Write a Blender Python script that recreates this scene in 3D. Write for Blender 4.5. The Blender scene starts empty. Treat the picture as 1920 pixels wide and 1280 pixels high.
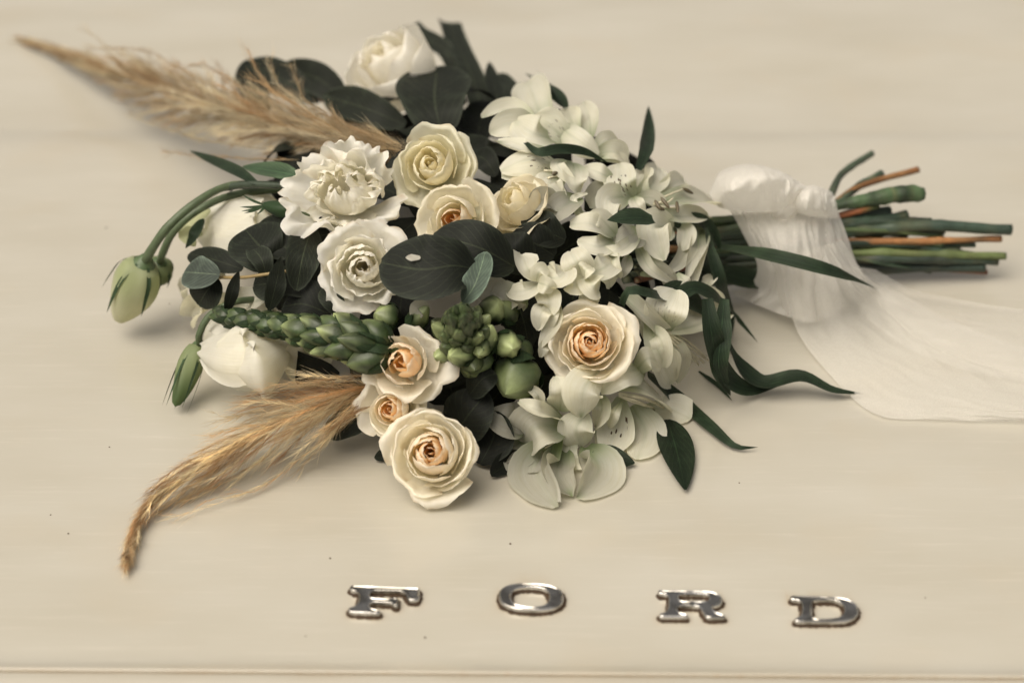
import bpy, math, random
import bmesh
from mathutils import Vector, Matrix, noise
from mathutils.geometry import tessellate_polygon
R = math.radians
V = Vector
sc = bpy.context.scene
COL = sc.collection
random.seed(7)

# ------------------------------------------------------------------ camera
PITCH, DIST, LENS = R(32), 1.12, 70.0
FPX = LENS/36*1920
FW = V((0, math.cos(PITCH), -math.sin(PITCH)))
RT = V((1, 0, 0))
UP = V((0, math.sin(PITCH), math.cos(PITCH)))
CAM = -FW*DIST
cd = bpy.data.cameras.new('camera')
cam = bpy.data.objects.new('camera', cd)
COL.objects.link(cam)
cam.matrix_world = Matrix.Translation(CAM) @ Matrix((RT, UP, -FW)).transposed().to_4x4()
cd.lens = LENS
cd.sensor_width = 36
cd.clip_start = 0.05
cd.clip_end = 200
cd.dof.use_dof = True
cd.dof.focus_distance = 1.02
cd.dof.aperture_fstop = 5.0
sc.camera = cam

# ------------------------------------------------------------------ daylight (soft, overcast, from behind left)
SUN_EL, SUN_AZ = R(60), R(-128)         # azimuth measured from +Y (behind the flowers) towards +X
w = bpy.data.worlds.new('World')
sc.world = w
w.use_nodes = True
wn = w.node_tree
bg = wn.nodes['Background']
sky = wn.nodes.new('ShaderNodeTexSky')
sky.sky_type = 'NISHITA'
sky.sun_disc = False
sky.sun_elevation = SUN_EL
sky.sun_rotation = SUN_AZ
sky.dust_density = 6
sky.air_density = 1.0
sky.ozone_density = 0.6
hs = wn.nodes.new('ShaderNodeHueSaturation')
hs.inputs['Saturation'].default_value = 0.12
wn.links.new(sky.outputs[0], hs.inputs['Color'])
wb = wn.nodes.new('ShaderNodeMix')       # warm white balance of the photograph
wb.data_type = 'RGBA'
wb.blend_type = 'MULTIPLY'
wb.inputs[0].default_value = 1.0
wb.inputs[7].default_value = (1.0, 0.945, 0.885, 1)
wn.links.new(hs.outputs[0], wb.inputs[6])
wn.links.new(wb.outputs[2], bg.inputs['Color'])
bg.inputs['Strength'].default_value = 0.077
sl = bpy.data.lights.new('sun', 'SUN')
sl.energy = 2.0

sl.angle = R(55)
sl.color = (1.0, 0.90, 0.77)
so = bpy.data.objects.new('sun', sl)
COL.objects.link(so)
sd = V((math.sin(SUN_AZ)*math.cos(SUN_EL), math.cos(SUN_AZ)*math.cos(SUN_EL), math.sin(SUN_EL)))
so.rotation_euler = sd.to_track_quat('Z', 'Y').to_euler()
so.location = sd*3
sc.view_settings.view_transform = 'Standard'
sc.view_settings.look = 'None'
sc.view_settings.exposure = 0.60
sc.render.film_transparent = False
sc.cycles.max_bounces = 8
sc.cycles.transparent_max_bounces = 16

# ------------------------------------------------------------------ helpers
def ray(px, py):
    return FW + RT*((px-960)/FPX) + UP*((640-py)/FPX)

def W(px, py, z=0.0):
    d = ray(px, py)
    return CAM + d*((z-CAM.z)/d.z)

DC = V((-0.036, 0.055, 0.018))
DR = V((0.165, 0.172, 0.098))
def S(px, py, off=0.0, k=1.0):
    """point of the bouquet's domed surface seen at a place; off = mm above it"""
    d = ray(px, py)
    o = CAM-DC
    a = b = c = 0
    for i in range(3):
        r = DR[i]*k
        a += d[i]*d[i]/r/r
        b += d[i]*o[i]/r/r
        c += o[i]*o[i]/r/r
    c -= 1
    disc = b*b-a*c
    t = (-b-math.sqrt(disc))/a if disc > 0 else -b/a
    p = CAM + d*(t-off/1000)
    if p.z < 0.003:
        p = CAM + d*((0.003-CAM.z)/d.z)
    return p

PX = 0.0003          # metres per photo pixel at the bouquet

def view(sx, sy, st):
    return (RT*sx + UP*sy - FW*st).normalized()

def srgb(r, g, b):
    f = lambda c: (c/255/12.92) if c/255 < 0.04045 else ((c/255+0.055)/1.055)**2.4
    return (f(r), f(g), f(b))

def mix(a, b, t):
    t = max(0, min(1, t))
    return tuple(a[i]+(b[i]-a[i])*t for i in range(3))

def sm(a, b, x):
    t = max(0, min(1, (x-a)/(b-a)))
    return t*t*(3-2*t)

def nz(x, y, z=0):
    return noise.noise(V((x, y, z)))

def catmull(P, n):
    """n+1 points along a smooth curve through P"""
    m = len(P)
    if m == 2:
        return [P[0].lerp(P[1], i/n) for i in range(n+1)]
    L = [0]
    for i in range(1, m):
        L.append(L[-1]+(P[i]-P[i-1]).length+1e-9)
    out = []
    for i in range(n+1):
        u = L[-1]*i/n
        k = 0
        while k < m-2 and u > L[k+1]:
            k += 1
        t = (u-L[k])/(L[k+1]-L[k])
        p1, p2 = P[k], P[k+1]
        p0 = P[k-1] if k > 0 else p1*2-p2
        p3 = P[k+2] if k+2 < m else p2*2-p1
        out.append(0.5*((2*p1)+(p2-p0)*t+(2*p0-5*p1+4*p2-p3)*t*t+(3*p1-p0-3*p2+p3)*t**3))
    return out

# every mesh is linked here
def thing(name, label, cat, loc=(0, 0, 0), group=None):
    o = bpy.data.objects.new(name, None)
    o.empty_display_size = 0.01
    COL.objects.link(o)
    o.location = loc
    o['label'] = label
    o['category'] = cat
    if group:
        o['group'] = group
    return o

def link(name, verts, faces, mat, parent=None, cols=None, st=None, smooth=True, label=None, kind=None):
    off = V((0, 0, 0))
    if parent is not None:
        q = parent
        while q is not None:
            off = off + V(q.location)
            q = q.parent
    me = bpy.data.meshes.new(name)
    me.from_pydata([tuple(V(v)-off) for v in verts], [], faces)
    if cols is not None:
        a = me.color_attributes.new('Col', 'FLOAT_COLOR', 'POINT')
        flat = []
        for c in cols:
            flat += [c[0], c[1], c[2], c[3] if len(c) > 3 else 0.0]
        a.data.foreach_set('color', flat)
    if st is not None:
        a = me.color_attributes.new('st', 'FLOAT_COLOR', 'POINT')
        flat = []
        for c in st:
            flat += [c[0], c[1], c[2], 1.0]
        a.data.foreach_set('color', flat)
    me.materials.append(mat)
    if smooth:
        me.polygons.foreach_set('use_smooth', [True]*len(me.polygons))
    me.update()
    o = bpy.data.objects.new(name, me)
    COL.objects.link(o)
    if parent is not None:
        o.parent = parent
    if label:
        o['label'] = label
    if kind:
        o['kind'] = kind
    return o

def gridfaces(nu, nv, base=0, wrap=False):
    f = []
    m = nv if wrap else nv+1
    for i in range(nu):
        for j in range(nv):
            a = base+i*m+j
            b = base+i*m+(j+1) % m
            f.append((a, b, b+m, a+m))
    return f

# ------------------------------------------------------------------ materials
def newmat(name):
    m = bpy.data.materials.new(name)
    m.use_nodes = True
    return m, m.node_tree, m.node_tree.nodes['Principled BSDF'], m.node_tree.nodes['Material Output']

def N(t, kind, **kw):
    n = t.nodes.new(kind)
    for k, v in kw.items():
        if k in n.inputs:
            n.inputs[k].default_value = v
        else:
            setattr(n, k, v)
    return n

def mathn(t, op, a, b=None, clamp=False):
    n = t.nodes.new('ShaderNodeMath')
    n.operation = op
    n.use_clamp = clamp
    for i, x in enumerate((a, b)):
        if x is None:
            continue
        if isinstance(x, (int, float)):
            n.inputs[i].default_value = x
        else:
            t.links.new(x, n.inputs[i])
    return n.outputs[0]

def mixc(t, fac, a, b, mode='MIX'):
    n = t.nodes.new('ShaderNodeMix')
    n.data_type = 'RGBA'
    n.blend_type = mode
    for s, x in ((n.inputs[0], fac), (n.inputs[6], a), (n.inputs[7], b)):
        if isinstance(x, (int, float)):
            s.default_value = x
        elif isinstance(x, tuple):
            s.default_value = (*x, 1) if len(x) == 3 else x
        else:
            t.links.new(x, s)
    return n.outputs[2]

def sheet_mat(name, trans, rough, vein, bump, tcol=(1, 1, 1), fleck=False, leaf=False, sheen=0.0):
    """thin living tissue: pigment from the petal or leaf, veins along it, light passing through"""
    m, t, b, out = newmat(name)
    col = N(t, 'ShaderNodeAttribute', attribute_name='Col')
    st = N(t, 'ShaderNodeAttribute', attribute_name='st')
    sep = N(t, 'ShaderNodeSeparateXYZ')
    t.links.new(st.outputs['Vector'], sep.inputs[0])
    s, tt, rnd = sep.outputs
    comb = N(t, 'ShaderNodeCombineXYZ')
    t.links.new(mathn(t, 'MULTIPLY', s, 9.0), comb.inputs[0])
    t.links.new(mathn(t, 'MULTIPLY', tt, 1.6), comb.inputs[1])
    t.links.new(mathn(t, 'MULTIPLY', rnd, 37.0), comb.inputs[2])
    n1 = N(t, 'ShaderNodeTexNoise', Scale=1.6, Detail=5.0, Roughness=0.6)
    t.links.new(comb.outputs[0], n1.inputs['Vector'])
    tc = N(t, 'ShaderNodeTexCoord')
    n2 = N(t, 'ShaderNodeTexNoise', Scale=90.0, Detail=4.0)
    t.links.new(tc.outputs['Object'], n2.inputs['Vector'])
    c = col.outputs['Color']
    dark = mixc(t, 1.0, c, (0.88, 0.86, 0.74) if not leaf else (0.55, 0.6, 0.55), 'MULTIPLY')
    f = mathn(t, 'MULTIPLY', mathn(t, 'SUBTRACT', n1.outputs[0], 0.42, True), vein*4, True)
    c = mixc(t, f, c, dark)
    f2 = mathn(t, 'MULTIPLY', mathn(t, 'SUBTRACT', n2.outputs[0], 0.5, True), 1.2 if leaf else 0.5, True)
    c = mixc(t, f2, c, mixc(t, 1.0, c, (3.0, 3.1, 3.0) if leaf else (0.86, 0.82, 0.7), 'MULTIPLY'))
    if leaf:
        # midrib and side veins
        a = mathn(t, 'ABSOLUTE', s)
        mid = mathn(t, 'LESS_THAN', a, 0.035)
        wv = N(t, 'ShaderNodeTexWave', Scale=1.0, Distortion=1.5, Detail=2.0)
        wv.wave_type = 'BANDS'
        cm = N(t, 'ShaderNodeCombineXYZ')
        t.links.new(mathn(t, 'ADD', mathn(t, 'MULTIPLY', tt, 2.6), mathn(t, 'MULTIPLY', a, -1.1)), cm.inputs[0])
        t.links.new(mathn(t, 'MULTIPLY', rnd, 9.0), cm.inputs[1])
        t.links.new(cm.outputs[0], wv.inputs['Vector'])
        lat = mathn(t, 'GREATER_THAN', wv.outputs['Fac'], 0.94)
        v = mathn(t, 'ADD', mathn(t, 'MULTIPLY', mid, 0.55), mathn(t, 'MULTIPLY', lat, 0.22), True)
        c = mixc(t, v, c, mixc(t, 1.0, c, (3.4, 3.4, 2.8), 'MULTIPLY'))
    if fleck:
        cm = N(t, 'ShaderNodeCombineXYZ')
        t.links.new(mathn(t, 'MULTIPLY', s, 7.0), cm.inputs[0])
        t.links.new(mathn(t, 'MULTIPLY', tt, 6.5), cm.inputs[1])
        t.links.new(mathn(t, 'MULTIPLY', rnd, 17.0), cm.inputs[2])
        vo = N(t, 'ShaderNodeTexVoronoi', Scale=1.0)
        t.links.new(cm.outputs[0], vo.inputs['Vector'])
        sp = mathn(t, 'LESS_THAN', vo.outputs['Distance'], 0.30)
        band = mathn(t, 'MULTIPLY', mathn(t, 'GREATER_THAN', tt, 0.16), mathn(t, 'LESS_THAN', tt, 0.62))
        inn = mathn(t, 'LESS_THAN', mathn(t, 'ABSOLUTE', s), 0.62)
        sp = mathn(t, 'MULTIPLY', mathn(t, 'MULTIPLY', sp, band), mathn(t, 'MULTIPLY', col.outputs['Alpha'], inn))
        c = mixc(t, sp, c, (0.09, 0.055, 0.03))
    t.links.new(c, b.inputs['Base Color'])
    b.inputs['Roughness'].default_value = rough
    b.inputs['Specular IOR Level'].default_value = 0.16 if leaf else 0.35
    b.inputs['Sheen Weight'].default_value = sheen
    bm = N(t, 'ShaderNodeBump', Strength=bump, Distance=0.0006)
    hsum = mathn(t, 'ADD', n1.outputs[0], mathn(t, 'MULTIPLY', n2.outputs[0], 0.6))
    t.links.new(hsum, bm.inputs['Height'])
    t.links.new(bm.outputs[0], b.inputs['Normal'])
    tr = N(t, 'ShaderNodeBsdfTranslucent')
    t.links.new(mixc(t, 1.0, c, tcol, 'MULTIPLY'), tr.inputs['Color'])
    mx = N(t, 'ShaderNodeMixShader', Fac=trans)
    t.links.new(b.outputs[0], mx.inputs[1])
    t.links.new(tr.outputs[0], mx.inputs[2])
    t.links.new(mx.outputs[0], out.inputs['Surface'])
    return m

M_PETAL = sheet_mat('petal', 0.50, 0.50, 0.20, 0.7, (1, 0.97, 0.86), sheen=0.1)
M_ALST = sheet_mat('alstroemeria_petal', 0.46, 0.45, 0.5, 0.5, (1, 0.98, 0.85), fleck=True)
M_LEAF = sheet_mat('eucalyptus_leaf', 0.06, 0.62, 0.3, 0.5, leaf=True)
M_BLADE = sheet_mat('green_leaf', 0.12, 0.42, 0.5, 0.7, leaf=True)

def solid_mat(name, rough=0.5, scale=60, amt=0.5, bump=0.4, base=None, metal=0.0):
    m, t, b, out = newmat(name)
    if base is None:
        col = N(t, 'ShaderNodeAttribute', attribute_name='Col')
        c = col.outputs['Color']
    else:
        rgb = N(t, 'ShaderNodeRGB')
        rgb.outputs[0].default_value = (*base, 1)
        c = rgb.outputs[0]
    tc = N(t, 'ShaderNodeTexCoord')
    n1 = N(t, 'ShaderNodeTexNoise', Scale=float(scale), Detail=6.0, Roughness=0.65)
    t.links.new(tc.outputs['Object'], n1.inputs['Vector'])
    f = mathn(t, 'MULTIPLY', mathn(t, 'SUBTRACT', n1.outputs[0], 0.45, True), amt*4, True)
    c = mixc(t, f, c, mixc(t, 1.0, c, (0.5, 0.5, 0.45), 'MULTIPLY'))
    t.links.new(c, b.inputs['Base Color'])
    b.inputs['Roughness'].default_value = rough
    b.inputs['Metallic'].default_value = metal
    bm = N(t, 'ShaderNodeBump', Strength=bump, Distance=0.0005)
    t.links.new(n1.outputs[0], bm.inputs['Height'])
    t.links.new(bm.outputs[0], b.inputs['Normal'])
    return m

M_GREEN = solid_mat('green_plant', 0.45, 300, 0.4, 0.5)
M_STEM = solid_mat('stem', 0.5, 220, 0.6, 0.6)

def fibre_mat():
    m, t, b, out = newmat('pampas_fibre')
    col = N(t, 'ShaderNodeAttribute', attribute_name='Col')
    t.links.new(col.outputs['Color'], b.inputs['Base Color'])
    b.inputs['Roughness'].default_value = 0.6
    tr = N(t, 'ShaderNodeBsdfTranslucent')
    t.links.new(col.outputs['Color'], tr.inputs['Color'])
    mx = N(t, 'ShaderNodeMixShader', Fac=0.5)
    t.links.new(b.outputs[0], mx.inputs[1])
    t.links.new(tr.outputs[0], mx.inputs[2])
    t.links.new(mx.outputs[0], out.inputs['Surface'])
    return m
M_FIBRE = fibre_mat()

def chiffon_mat(alpha, name):
    m, t, b, out = newmat(name)
    tc = N(t, 'ShaderNodeTexCoord')
    n1 = N(t, 'ShaderNodeTexNoise', Scale=75.0, Detail=6.0, Distortion=1.2)
    t.links.new(tc.outputs['Object'], n1.inputs['Vector'])
    wv = N(t, 'ShaderNodeTexNoise', Scale=2600.0, Detail=1.0)
    t.links.new(tc.outputs['Object'], wv.inputs['Vector'])
    b.inputs['Base Color'].default_value = (0.88, 0.86, 0.80, 1)
    b.inputs['Roughness'].default_value = 0.8
    b.inputs['Sheen Weight'].default_value = 0.25
    bm = N(t, 'ShaderNodeBump', Strength=0.5, Distance=0.0015)
    t.links.new(n1.outputs[0], bm.inputs['Height'])
    t.links.new(bm.outputs[0], b.inputs['Normal'])
    tr = N(t, 'ShaderNodeBsdfTranslucent', Color=(0.82, 0.80, 0.74, 1))
    mx = N(t, 'ShaderNodeMixShader', Fac=0.45)
    t.links.new(b.outputs[0], mx.inputs[1])
    t.links.new(tr.outputs[0], mx.inputs[2])
    tp = N(t, 'ShaderNodeBsdfTransparent')
    m2 = N(t, 'ShaderNodeMixShader')
    f = mathn(t, 'ADD', alpha-0.12, mathn(t, 'MULTIPLY', wv.outputs[0], 0.24), True)
    t.links.new(f, m2.inputs['Fac'])
    t.links.new(tp.outputs[0], m2.inputs[1])
    t.links.new(mx.outputs[0], m2.inputs[2])
    t.links.new(m2.outputs[0], out.inputs['Surface'])
    return m
M_CHIF = chiffon_mat(0.70, 'chiffon')
M_SHEER = chiffon_mat(0.32, 'sheer_chiffon')
M_TAIL = chiffon_mat(0.46, 'tail_chiffon')

def paint_mat():
    m, t, b, out = newmat('cream_car_paint')
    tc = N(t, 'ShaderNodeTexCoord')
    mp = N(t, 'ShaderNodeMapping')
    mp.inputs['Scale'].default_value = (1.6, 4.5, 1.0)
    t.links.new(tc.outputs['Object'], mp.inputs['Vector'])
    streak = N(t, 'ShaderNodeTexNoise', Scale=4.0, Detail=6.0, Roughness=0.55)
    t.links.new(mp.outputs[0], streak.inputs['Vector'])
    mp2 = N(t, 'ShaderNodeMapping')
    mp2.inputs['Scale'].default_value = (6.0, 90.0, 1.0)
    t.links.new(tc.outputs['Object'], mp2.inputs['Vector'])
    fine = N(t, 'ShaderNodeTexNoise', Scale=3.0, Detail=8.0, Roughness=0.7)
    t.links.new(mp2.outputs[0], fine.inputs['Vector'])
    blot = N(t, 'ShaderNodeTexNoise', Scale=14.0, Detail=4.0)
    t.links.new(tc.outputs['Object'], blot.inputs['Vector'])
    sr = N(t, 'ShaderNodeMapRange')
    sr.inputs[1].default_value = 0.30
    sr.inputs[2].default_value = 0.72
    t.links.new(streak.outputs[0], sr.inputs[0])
    c = mixc(t, sr.outputs[0], (0.402, 0.376, 0.307), (0.446, 0.425, 0.362))  # soft gloss bands painted as lighter tone
    c = mixc(t, mathn(t, 'MULTIPLY', mathn(t, 'SUBTRACT', fine.outputs[0], 0.54, True), 1.6, True), c, (0.56, 0.53, 0.46))  # whitish reflection smears put into the base colour as streaks
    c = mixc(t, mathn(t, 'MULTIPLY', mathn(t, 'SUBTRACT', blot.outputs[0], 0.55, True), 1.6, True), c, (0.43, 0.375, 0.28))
    at = N(t, 'ShaderNodeAttribute', attribute_name='Col')          # grime rubbed in round the letters and in the seam
    sp = N(t, 'ShaderNodeTexNoise', Scale=900.0, Detail=3.0)
    t.links.new(tc.outputs['Object'], sp.inputs['Vector'])
    sepc = N(t, 'ShaderNodeSeparateColor')
    t.links.new(at.outputs['Color'], sepc.inputs[0])
    g = mathn(t, 'MULTIPLY', sepc.outputs[0], mathn(t, 'ADD', sp.outputs[0], 0.35), True)
    c = mixc(t, g, c, (0.33, 0.22, 0.10))
    t.links.new(c, b.inputs['Base Color'])
    rr = mathn(t, 'ADD', 0.30, mathn(t, 'MULTIPLY', streak.outputs[0], 0.22))
    t.links.new(rr, b.inputs['Roughness'])
    b.inputs['Specular IOR Level'].default_value = 0.5
    b.inputs['Coat Weight'].default_value = 0.6
    b.inputs['Coat Roughness'].default_value = 0.10
    bm = N(t, 'ShaderNodeBump', Strength=0.12, Distance=0.002)
    t.links.new(streak.outputs[0], bm.inputs['Height'])
    bm2 = N(t, 'ShaderNodeBump', Strength=0.06, Distance=0.0004)
    t.links.new(fine.outputs[0], bm2.inputs['Height'])
    t.links.new(bm.outputs[0], bm2.inputs['Normal'])
    t.links.new(bm2.outputs[0], b.inputs['Normal'])
    t.links.new(bm2.outputs[0], b.inputs['Coat Normal'])
    return m
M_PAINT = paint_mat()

def chrome_mat():
    m, t, b, out = newmat('worn_chrome_painted_refl')
    tc = N(t, 'ShaderNodeTexCoord')
    n1 = N(t, 'ShaderNodeTexNoise', Scale=260.0, Detail=6.0, Roughness=0.7)
    t.links.new(tc.outputs['Object'], n1.inputs['Vector'])
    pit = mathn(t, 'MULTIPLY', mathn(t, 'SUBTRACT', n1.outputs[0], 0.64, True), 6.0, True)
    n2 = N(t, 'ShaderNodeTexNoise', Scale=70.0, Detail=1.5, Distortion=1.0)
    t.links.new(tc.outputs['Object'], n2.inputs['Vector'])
    dark_refl = mathn(t, 'MULTIPLY', mathn(t, 'SUBTRACT', n2.outputs[0], 0.42, True), 5.0, True)  # dark surroundings mirrored in the chrome, painted as colour patches
    c = mixc(t, dark_refl, (0.72, 0.70, 0.66), (0.40, 0.38, 0.34))
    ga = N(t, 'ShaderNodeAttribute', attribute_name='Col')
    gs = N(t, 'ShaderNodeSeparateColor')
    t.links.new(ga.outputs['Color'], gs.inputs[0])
    c = mixc(t, gs.outputs[0], c, (0.03, 0.026, 0.02))  # darkens the sunken tops in the colour, like a dark reflection
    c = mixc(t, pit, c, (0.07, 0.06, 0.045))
    t.links.new(c, b.inputs['Base Color'])
    b.inputs['Metallic'].default_value = 1.0
    t.links.new(mathn(t, 'ADD', 0.12, mathn(t, 'MULTIPLY', pit, 0.4)), b.inputs['Roughness'])
    bm = N(t, 'ShaderNodeBump', Strength=0.25, Distance=0.0010)
    t.links.new(n2.outputs[0], bm.inputs['Height'])
    t.links.new(bm.outputs[0], b.inputs['Normal'])
    return m
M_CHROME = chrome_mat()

def grime_mat():
    m, t, b, out = newmat('grime')
    tc = N(t, 'ShaderNodeTexCoord')
    n1 = N(t, 'ShaderNodeTexNoise', Scale=700.0, Detail=4.0)
    t.links.new(tc.outputs['Object'], n1.inputs['Vector'])
    c = mixc(t, n1.outputs[0], (0.012, 0.009, 0.006), (0.09, 0.05, 0.022))
    t.links.new(c, b.inputs['Base Color'])
    b.inputs['Roughness'].default_value = 0.8
    bm = N(t, 'ShaderNodeBump', Strength=0.8, Distance=0.0006)
    t.links.new(n1.outputs[0], bm.inputs['Height'])
    t.links.new(bm.outputs[0], b.inputs['Normal'])
    return m
M_GRIME = grime_mat()

# ------------------------------------------------------------------ car bonnet with its four chrome letters
LS = 3.6923
def LP(ox, pts):
    return [(ox+x/LS, 1040+y/LS) for x, y in pts]
def superell(cx, cy, a, b, e, n=44, rot=0.0):
    o = []
    for i in range(n):
        th = 2*math.pi*i/n
        x = abs(math.cos(th))**(2/e)*math.copysign(a, math.cos(th))
        y = abs(math.sin(th))**(2/e)*math.copysign(b, math.sin(th))
        o.append((cx+x*math.cos(rot)-y*math.sin(rot), cy+x*math.sin(rot)+y*math.cos(rot)))
    return o
LETTERS = [
 ('F', [LP(600, [(205,206),(220,203),(450,212),(690,222),(692,262),(688,300),(672,309),(618,309),(602,292),(592,264),(560,246),(360,242),(348,262),(345,288),(480,297),(500,292),(514,282),(538,289),(545,318),(543,345),(520,352),(500,333),(485,327),(352,322),(343,340),(348,362),(395,368),(420,382),(418,396),(405,402),(205,392),(192,380),(196,358),(232,352),(256,336),(262,300),(264,262),(248,246),(212,242),(203,225)])]),
 ('O', [LP(600, superell(1462,282,226,94,2.5,rot=0.03)), LP(600, superell(1456,284,130,66,2.8,rot=0.03))]),
 ('R', [LP(1180, [(200,236),(360,238),(540,240),(600,252),(636,276),(648,304),(638,332),(600,348),(574,352),(585,376),(612,396),(660,404),(667,414),(664,428),(545,430),(528,422),(505,385),(480,350),(350,344),(338,352),(335,380),(350,394),(400,400),(410,408),(408,424),(212,424),(203,412),(206,398),(244,392),(262,376),(270,340),(270,285),(256,268),(206,264),(196,250)]),
        LP(1180, [(352,264),(450,264),(538,268),(554,278),(553,304),(538,314),(450,312),(352,312),(344,300),(344,275)])]),
 ('D', [LP(1180, [(1112,280),(1130,274),(1300,278),(1450,284),(1520,298),(1568,330),(1590,368),(1586,402),(1558,434),(1500,454),(1400,458),(1155,456),(1140,446),(1142,432),(1172,426),(1190,405),(1196,360),(1190,322),(1172,308),(1120,306),(1110,294)]),
        LP(1180, [(1276,308),(1360,304),(1430,310),(1472,332),(1490,366),(1482,402),(1452,426),(1380,434),(1276,434),(1268,420),(1268,320)])]),
]
LH = 0.0032
letter_world = []
for ch, loops in LETTERS:
    letter_world.append([[W(x, y, LH) for x, y in lp] for lp in loops])
allseg = []
for loops in letter_world:
    for lp in loops:
        for i in range(len(lp)):
            allseg.append((lp[i].x, lp[i].y, lp[(i+1) % len(lp)].x, lp[(i+1) % len(lp)].y))

def segdist(x, y, segs):
    best = 1e9
    for x1, y1, x2, y2 in segs:
        dx, dy = x2-x1, y2-y1
        t = max(0, min(1, ((x-x1)*dx+(y-y1)*dy)/(dx*dx+dy*dy+1e-12)))
        d = (x-x1-t*dx)**2+(y-y1-t*dy)**2
        if d < best:
            best = d
    return math.sqrt(best)

# front edge of the bonnet: a line through two points of the photograph's foot
E0, E1 = W(0, 1262, 0), W(1920, 1277, 0)
def edge_y(x):
    return E0.y+(E1.y-E0.y)*(x-E0.x)/(E1.x-E0.x)
def hood_z(x, y):
    z = -0.006*max(0, y-0.25)**1.0*1.0
    # shallow pressed crease running across, behind the flowers
    yc = 0.297+0.006*x
    z += 0.0050*sm(yc-0.004, yc+0.045, y)
    z -= 0.0045*sm(yc-0.05, yc-0.004, y)*(1-sm(yc-0.004, yc+0.012, y))
    z += -0.05*max(0, abs(x)-0.32)**2
    return z
BON = thing('car_bonnet', 'cream painted car bonnet the bouquet lies on, with chrome letters along its front', 'car bonnet', (0, 0, 0))
xs, ys = [], []
x = -0.75
while x < 0.75:
    xs.append(x)
    x += 0.0018 if -0.115 < x < 0.235 else 0.012
xs.append(0.75)
DY = [1.4, 1.1, 0.9, 0.75, 0.65]
u = 0.56
while u > 0.003:
    DY.append(u)
    u -= 0.0018 if 0.012 < u < 0.062 else (0.004 if 0.40 < u < 0.52 else 0.012)
DY = [d for d in DY if d > 0.0145]
rows = []
# flat run, then the edge lifted into a lip that turns from the sun and darkens, the gap and the panel below
for d in DY:
    rows.append((d, 0.0, 0))
rows += [(0.012, 0.0001, 0), (0.009, 0.0004, 0), (0.0065, 0.0009, 0), (0.0045, 0.0015, 0.04), (0.0028, 0.0021, 0.08), (0.0014, 0.0025, 0.14), (0.0004, 0.0026, 0.2), (0.0, 0.0020, 0.35), (0.0, 0.0002, 0.6), (0.0004, -0.003, 0.9)]
vs, cs = [], []
for d, dz, g in rows:
    for xx in xs:
        yy = edge_y(xx)+d
        gr = g
        if d < 0.07 and -0.115 < xx < 0.235:
            ds = segdist(xx, yy, allseg)
            gr = max(gr, 0.50*max(0, 1-ds/0.0026)**1.3 + 0.10*max(0, 1-ds/0.007))
            gr *= 0.75+0.9*max(0, nz(xx*260, yy*260, 3))
        elif d < 0.003:
            gr *= 0.5+1.6*max(0, nz(xx*40, 3, 1)+0.25)
        vs.append((xx, yy, dz+hood_z(xx, yy)))
        cs.append((min(1, gr), 0, 0))
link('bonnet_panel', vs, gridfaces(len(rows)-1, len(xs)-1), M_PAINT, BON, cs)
# header panel below the shut line
vs, cs = [], []
rows2 = [(0.004, -0.0060, 0.9), (0.0, -0.0030, 0.9), (-0.0005, 0.0012, 0.4), (-0.0014, 0.0018, 0.15), (-0.006, 0.0012, 0.02), (-0.02, 0.0008, 0.0), (-0.06, -0.006, 0), (-0.12, -0.03, 0), (-0.16, -0.08, 0), (-0.17, -0.2, 0)]
xs2 = [-0.75+1.5*i/200 for i in range(201)]
for d, dz, g in rows2:
    for xx in xs2:
        vs.append((xx, edge_y(xx)+d, dz))
        cs.append((min(1, g*(0.5+1.6*max(0, nz(xx*30, d*50, 5)+0.25))), 0, 0))
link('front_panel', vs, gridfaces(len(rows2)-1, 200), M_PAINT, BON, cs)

def curve_mesh(loops, z, extrude, bevel, res, offset=0.0):
    cu = bpy.data.curves.new('tmp', 'CURVE')
    cu.dimensions = '2D'
    cu.fill_mode = 'BOTH'
    for lp in loops:
        sp = cu.splines.new('POLY')
        sp.points.add(len(lp)-1)
        for i, p in enumerate(lp):
            sp.points[i].co = (p.x, p.y, 0, 1)
        sp.use_cyclic_u = True
    cu.extrude = extrude
    cu.bevel_depth = bevel
    cu.bevel_resolution = res
    cu.offset = offset
    o = bpy.data.objects.new('tmp', cu)
    COL.objects.link(o)
    dg = bpy.context.evaluated_depsgraph_get()
    me = bpy.data.meshes.new_from_object(o.evaluated_get(dg))
    vv = [(v.co.x, v.co.y, v.co.z+z) for v in me.vertices]
    ff = [tuple(p.vertices) for p in me.polygons]
    bpy.data.objects.remove(o)
    bpy.data.meshes.remove(me)
    return vv, ff

def grow(lp, d, jit, hole):
    den = []
    n = len(lp)
    for i in range(n):
        m = max(1, int((lp[(i+1) % n]-lp[i]).length/0.0007))
        for k in range(m):
            den.append(lp[i].lerp(lp[(i+1) % n], k/m))
    for _ in range(2):
        den = [den[i-1]*0.25+den[i]*0.5+den[(i+1) % len(den)]*0.25 for i in range(len(den))]
    area = sum(den[i-1].x*den[i].y-den[i].x*den[i-1].y for i in range(len(den)))
    sg = (1 if area > 0 else -1)*(-1 if hole else 1)
    out = []
    for i in range(len(den)):
        tg = (den[(i+1) % len(den)]-den[i-1]).normalized()
        nn = V((tg.y, -tg.x, 0))*sg
        p = den[i]
        out.append(p+nn*(d+jit*(nz(p.x*700, p.y*700, 1)*1.6+0.3)))
    return out

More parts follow.
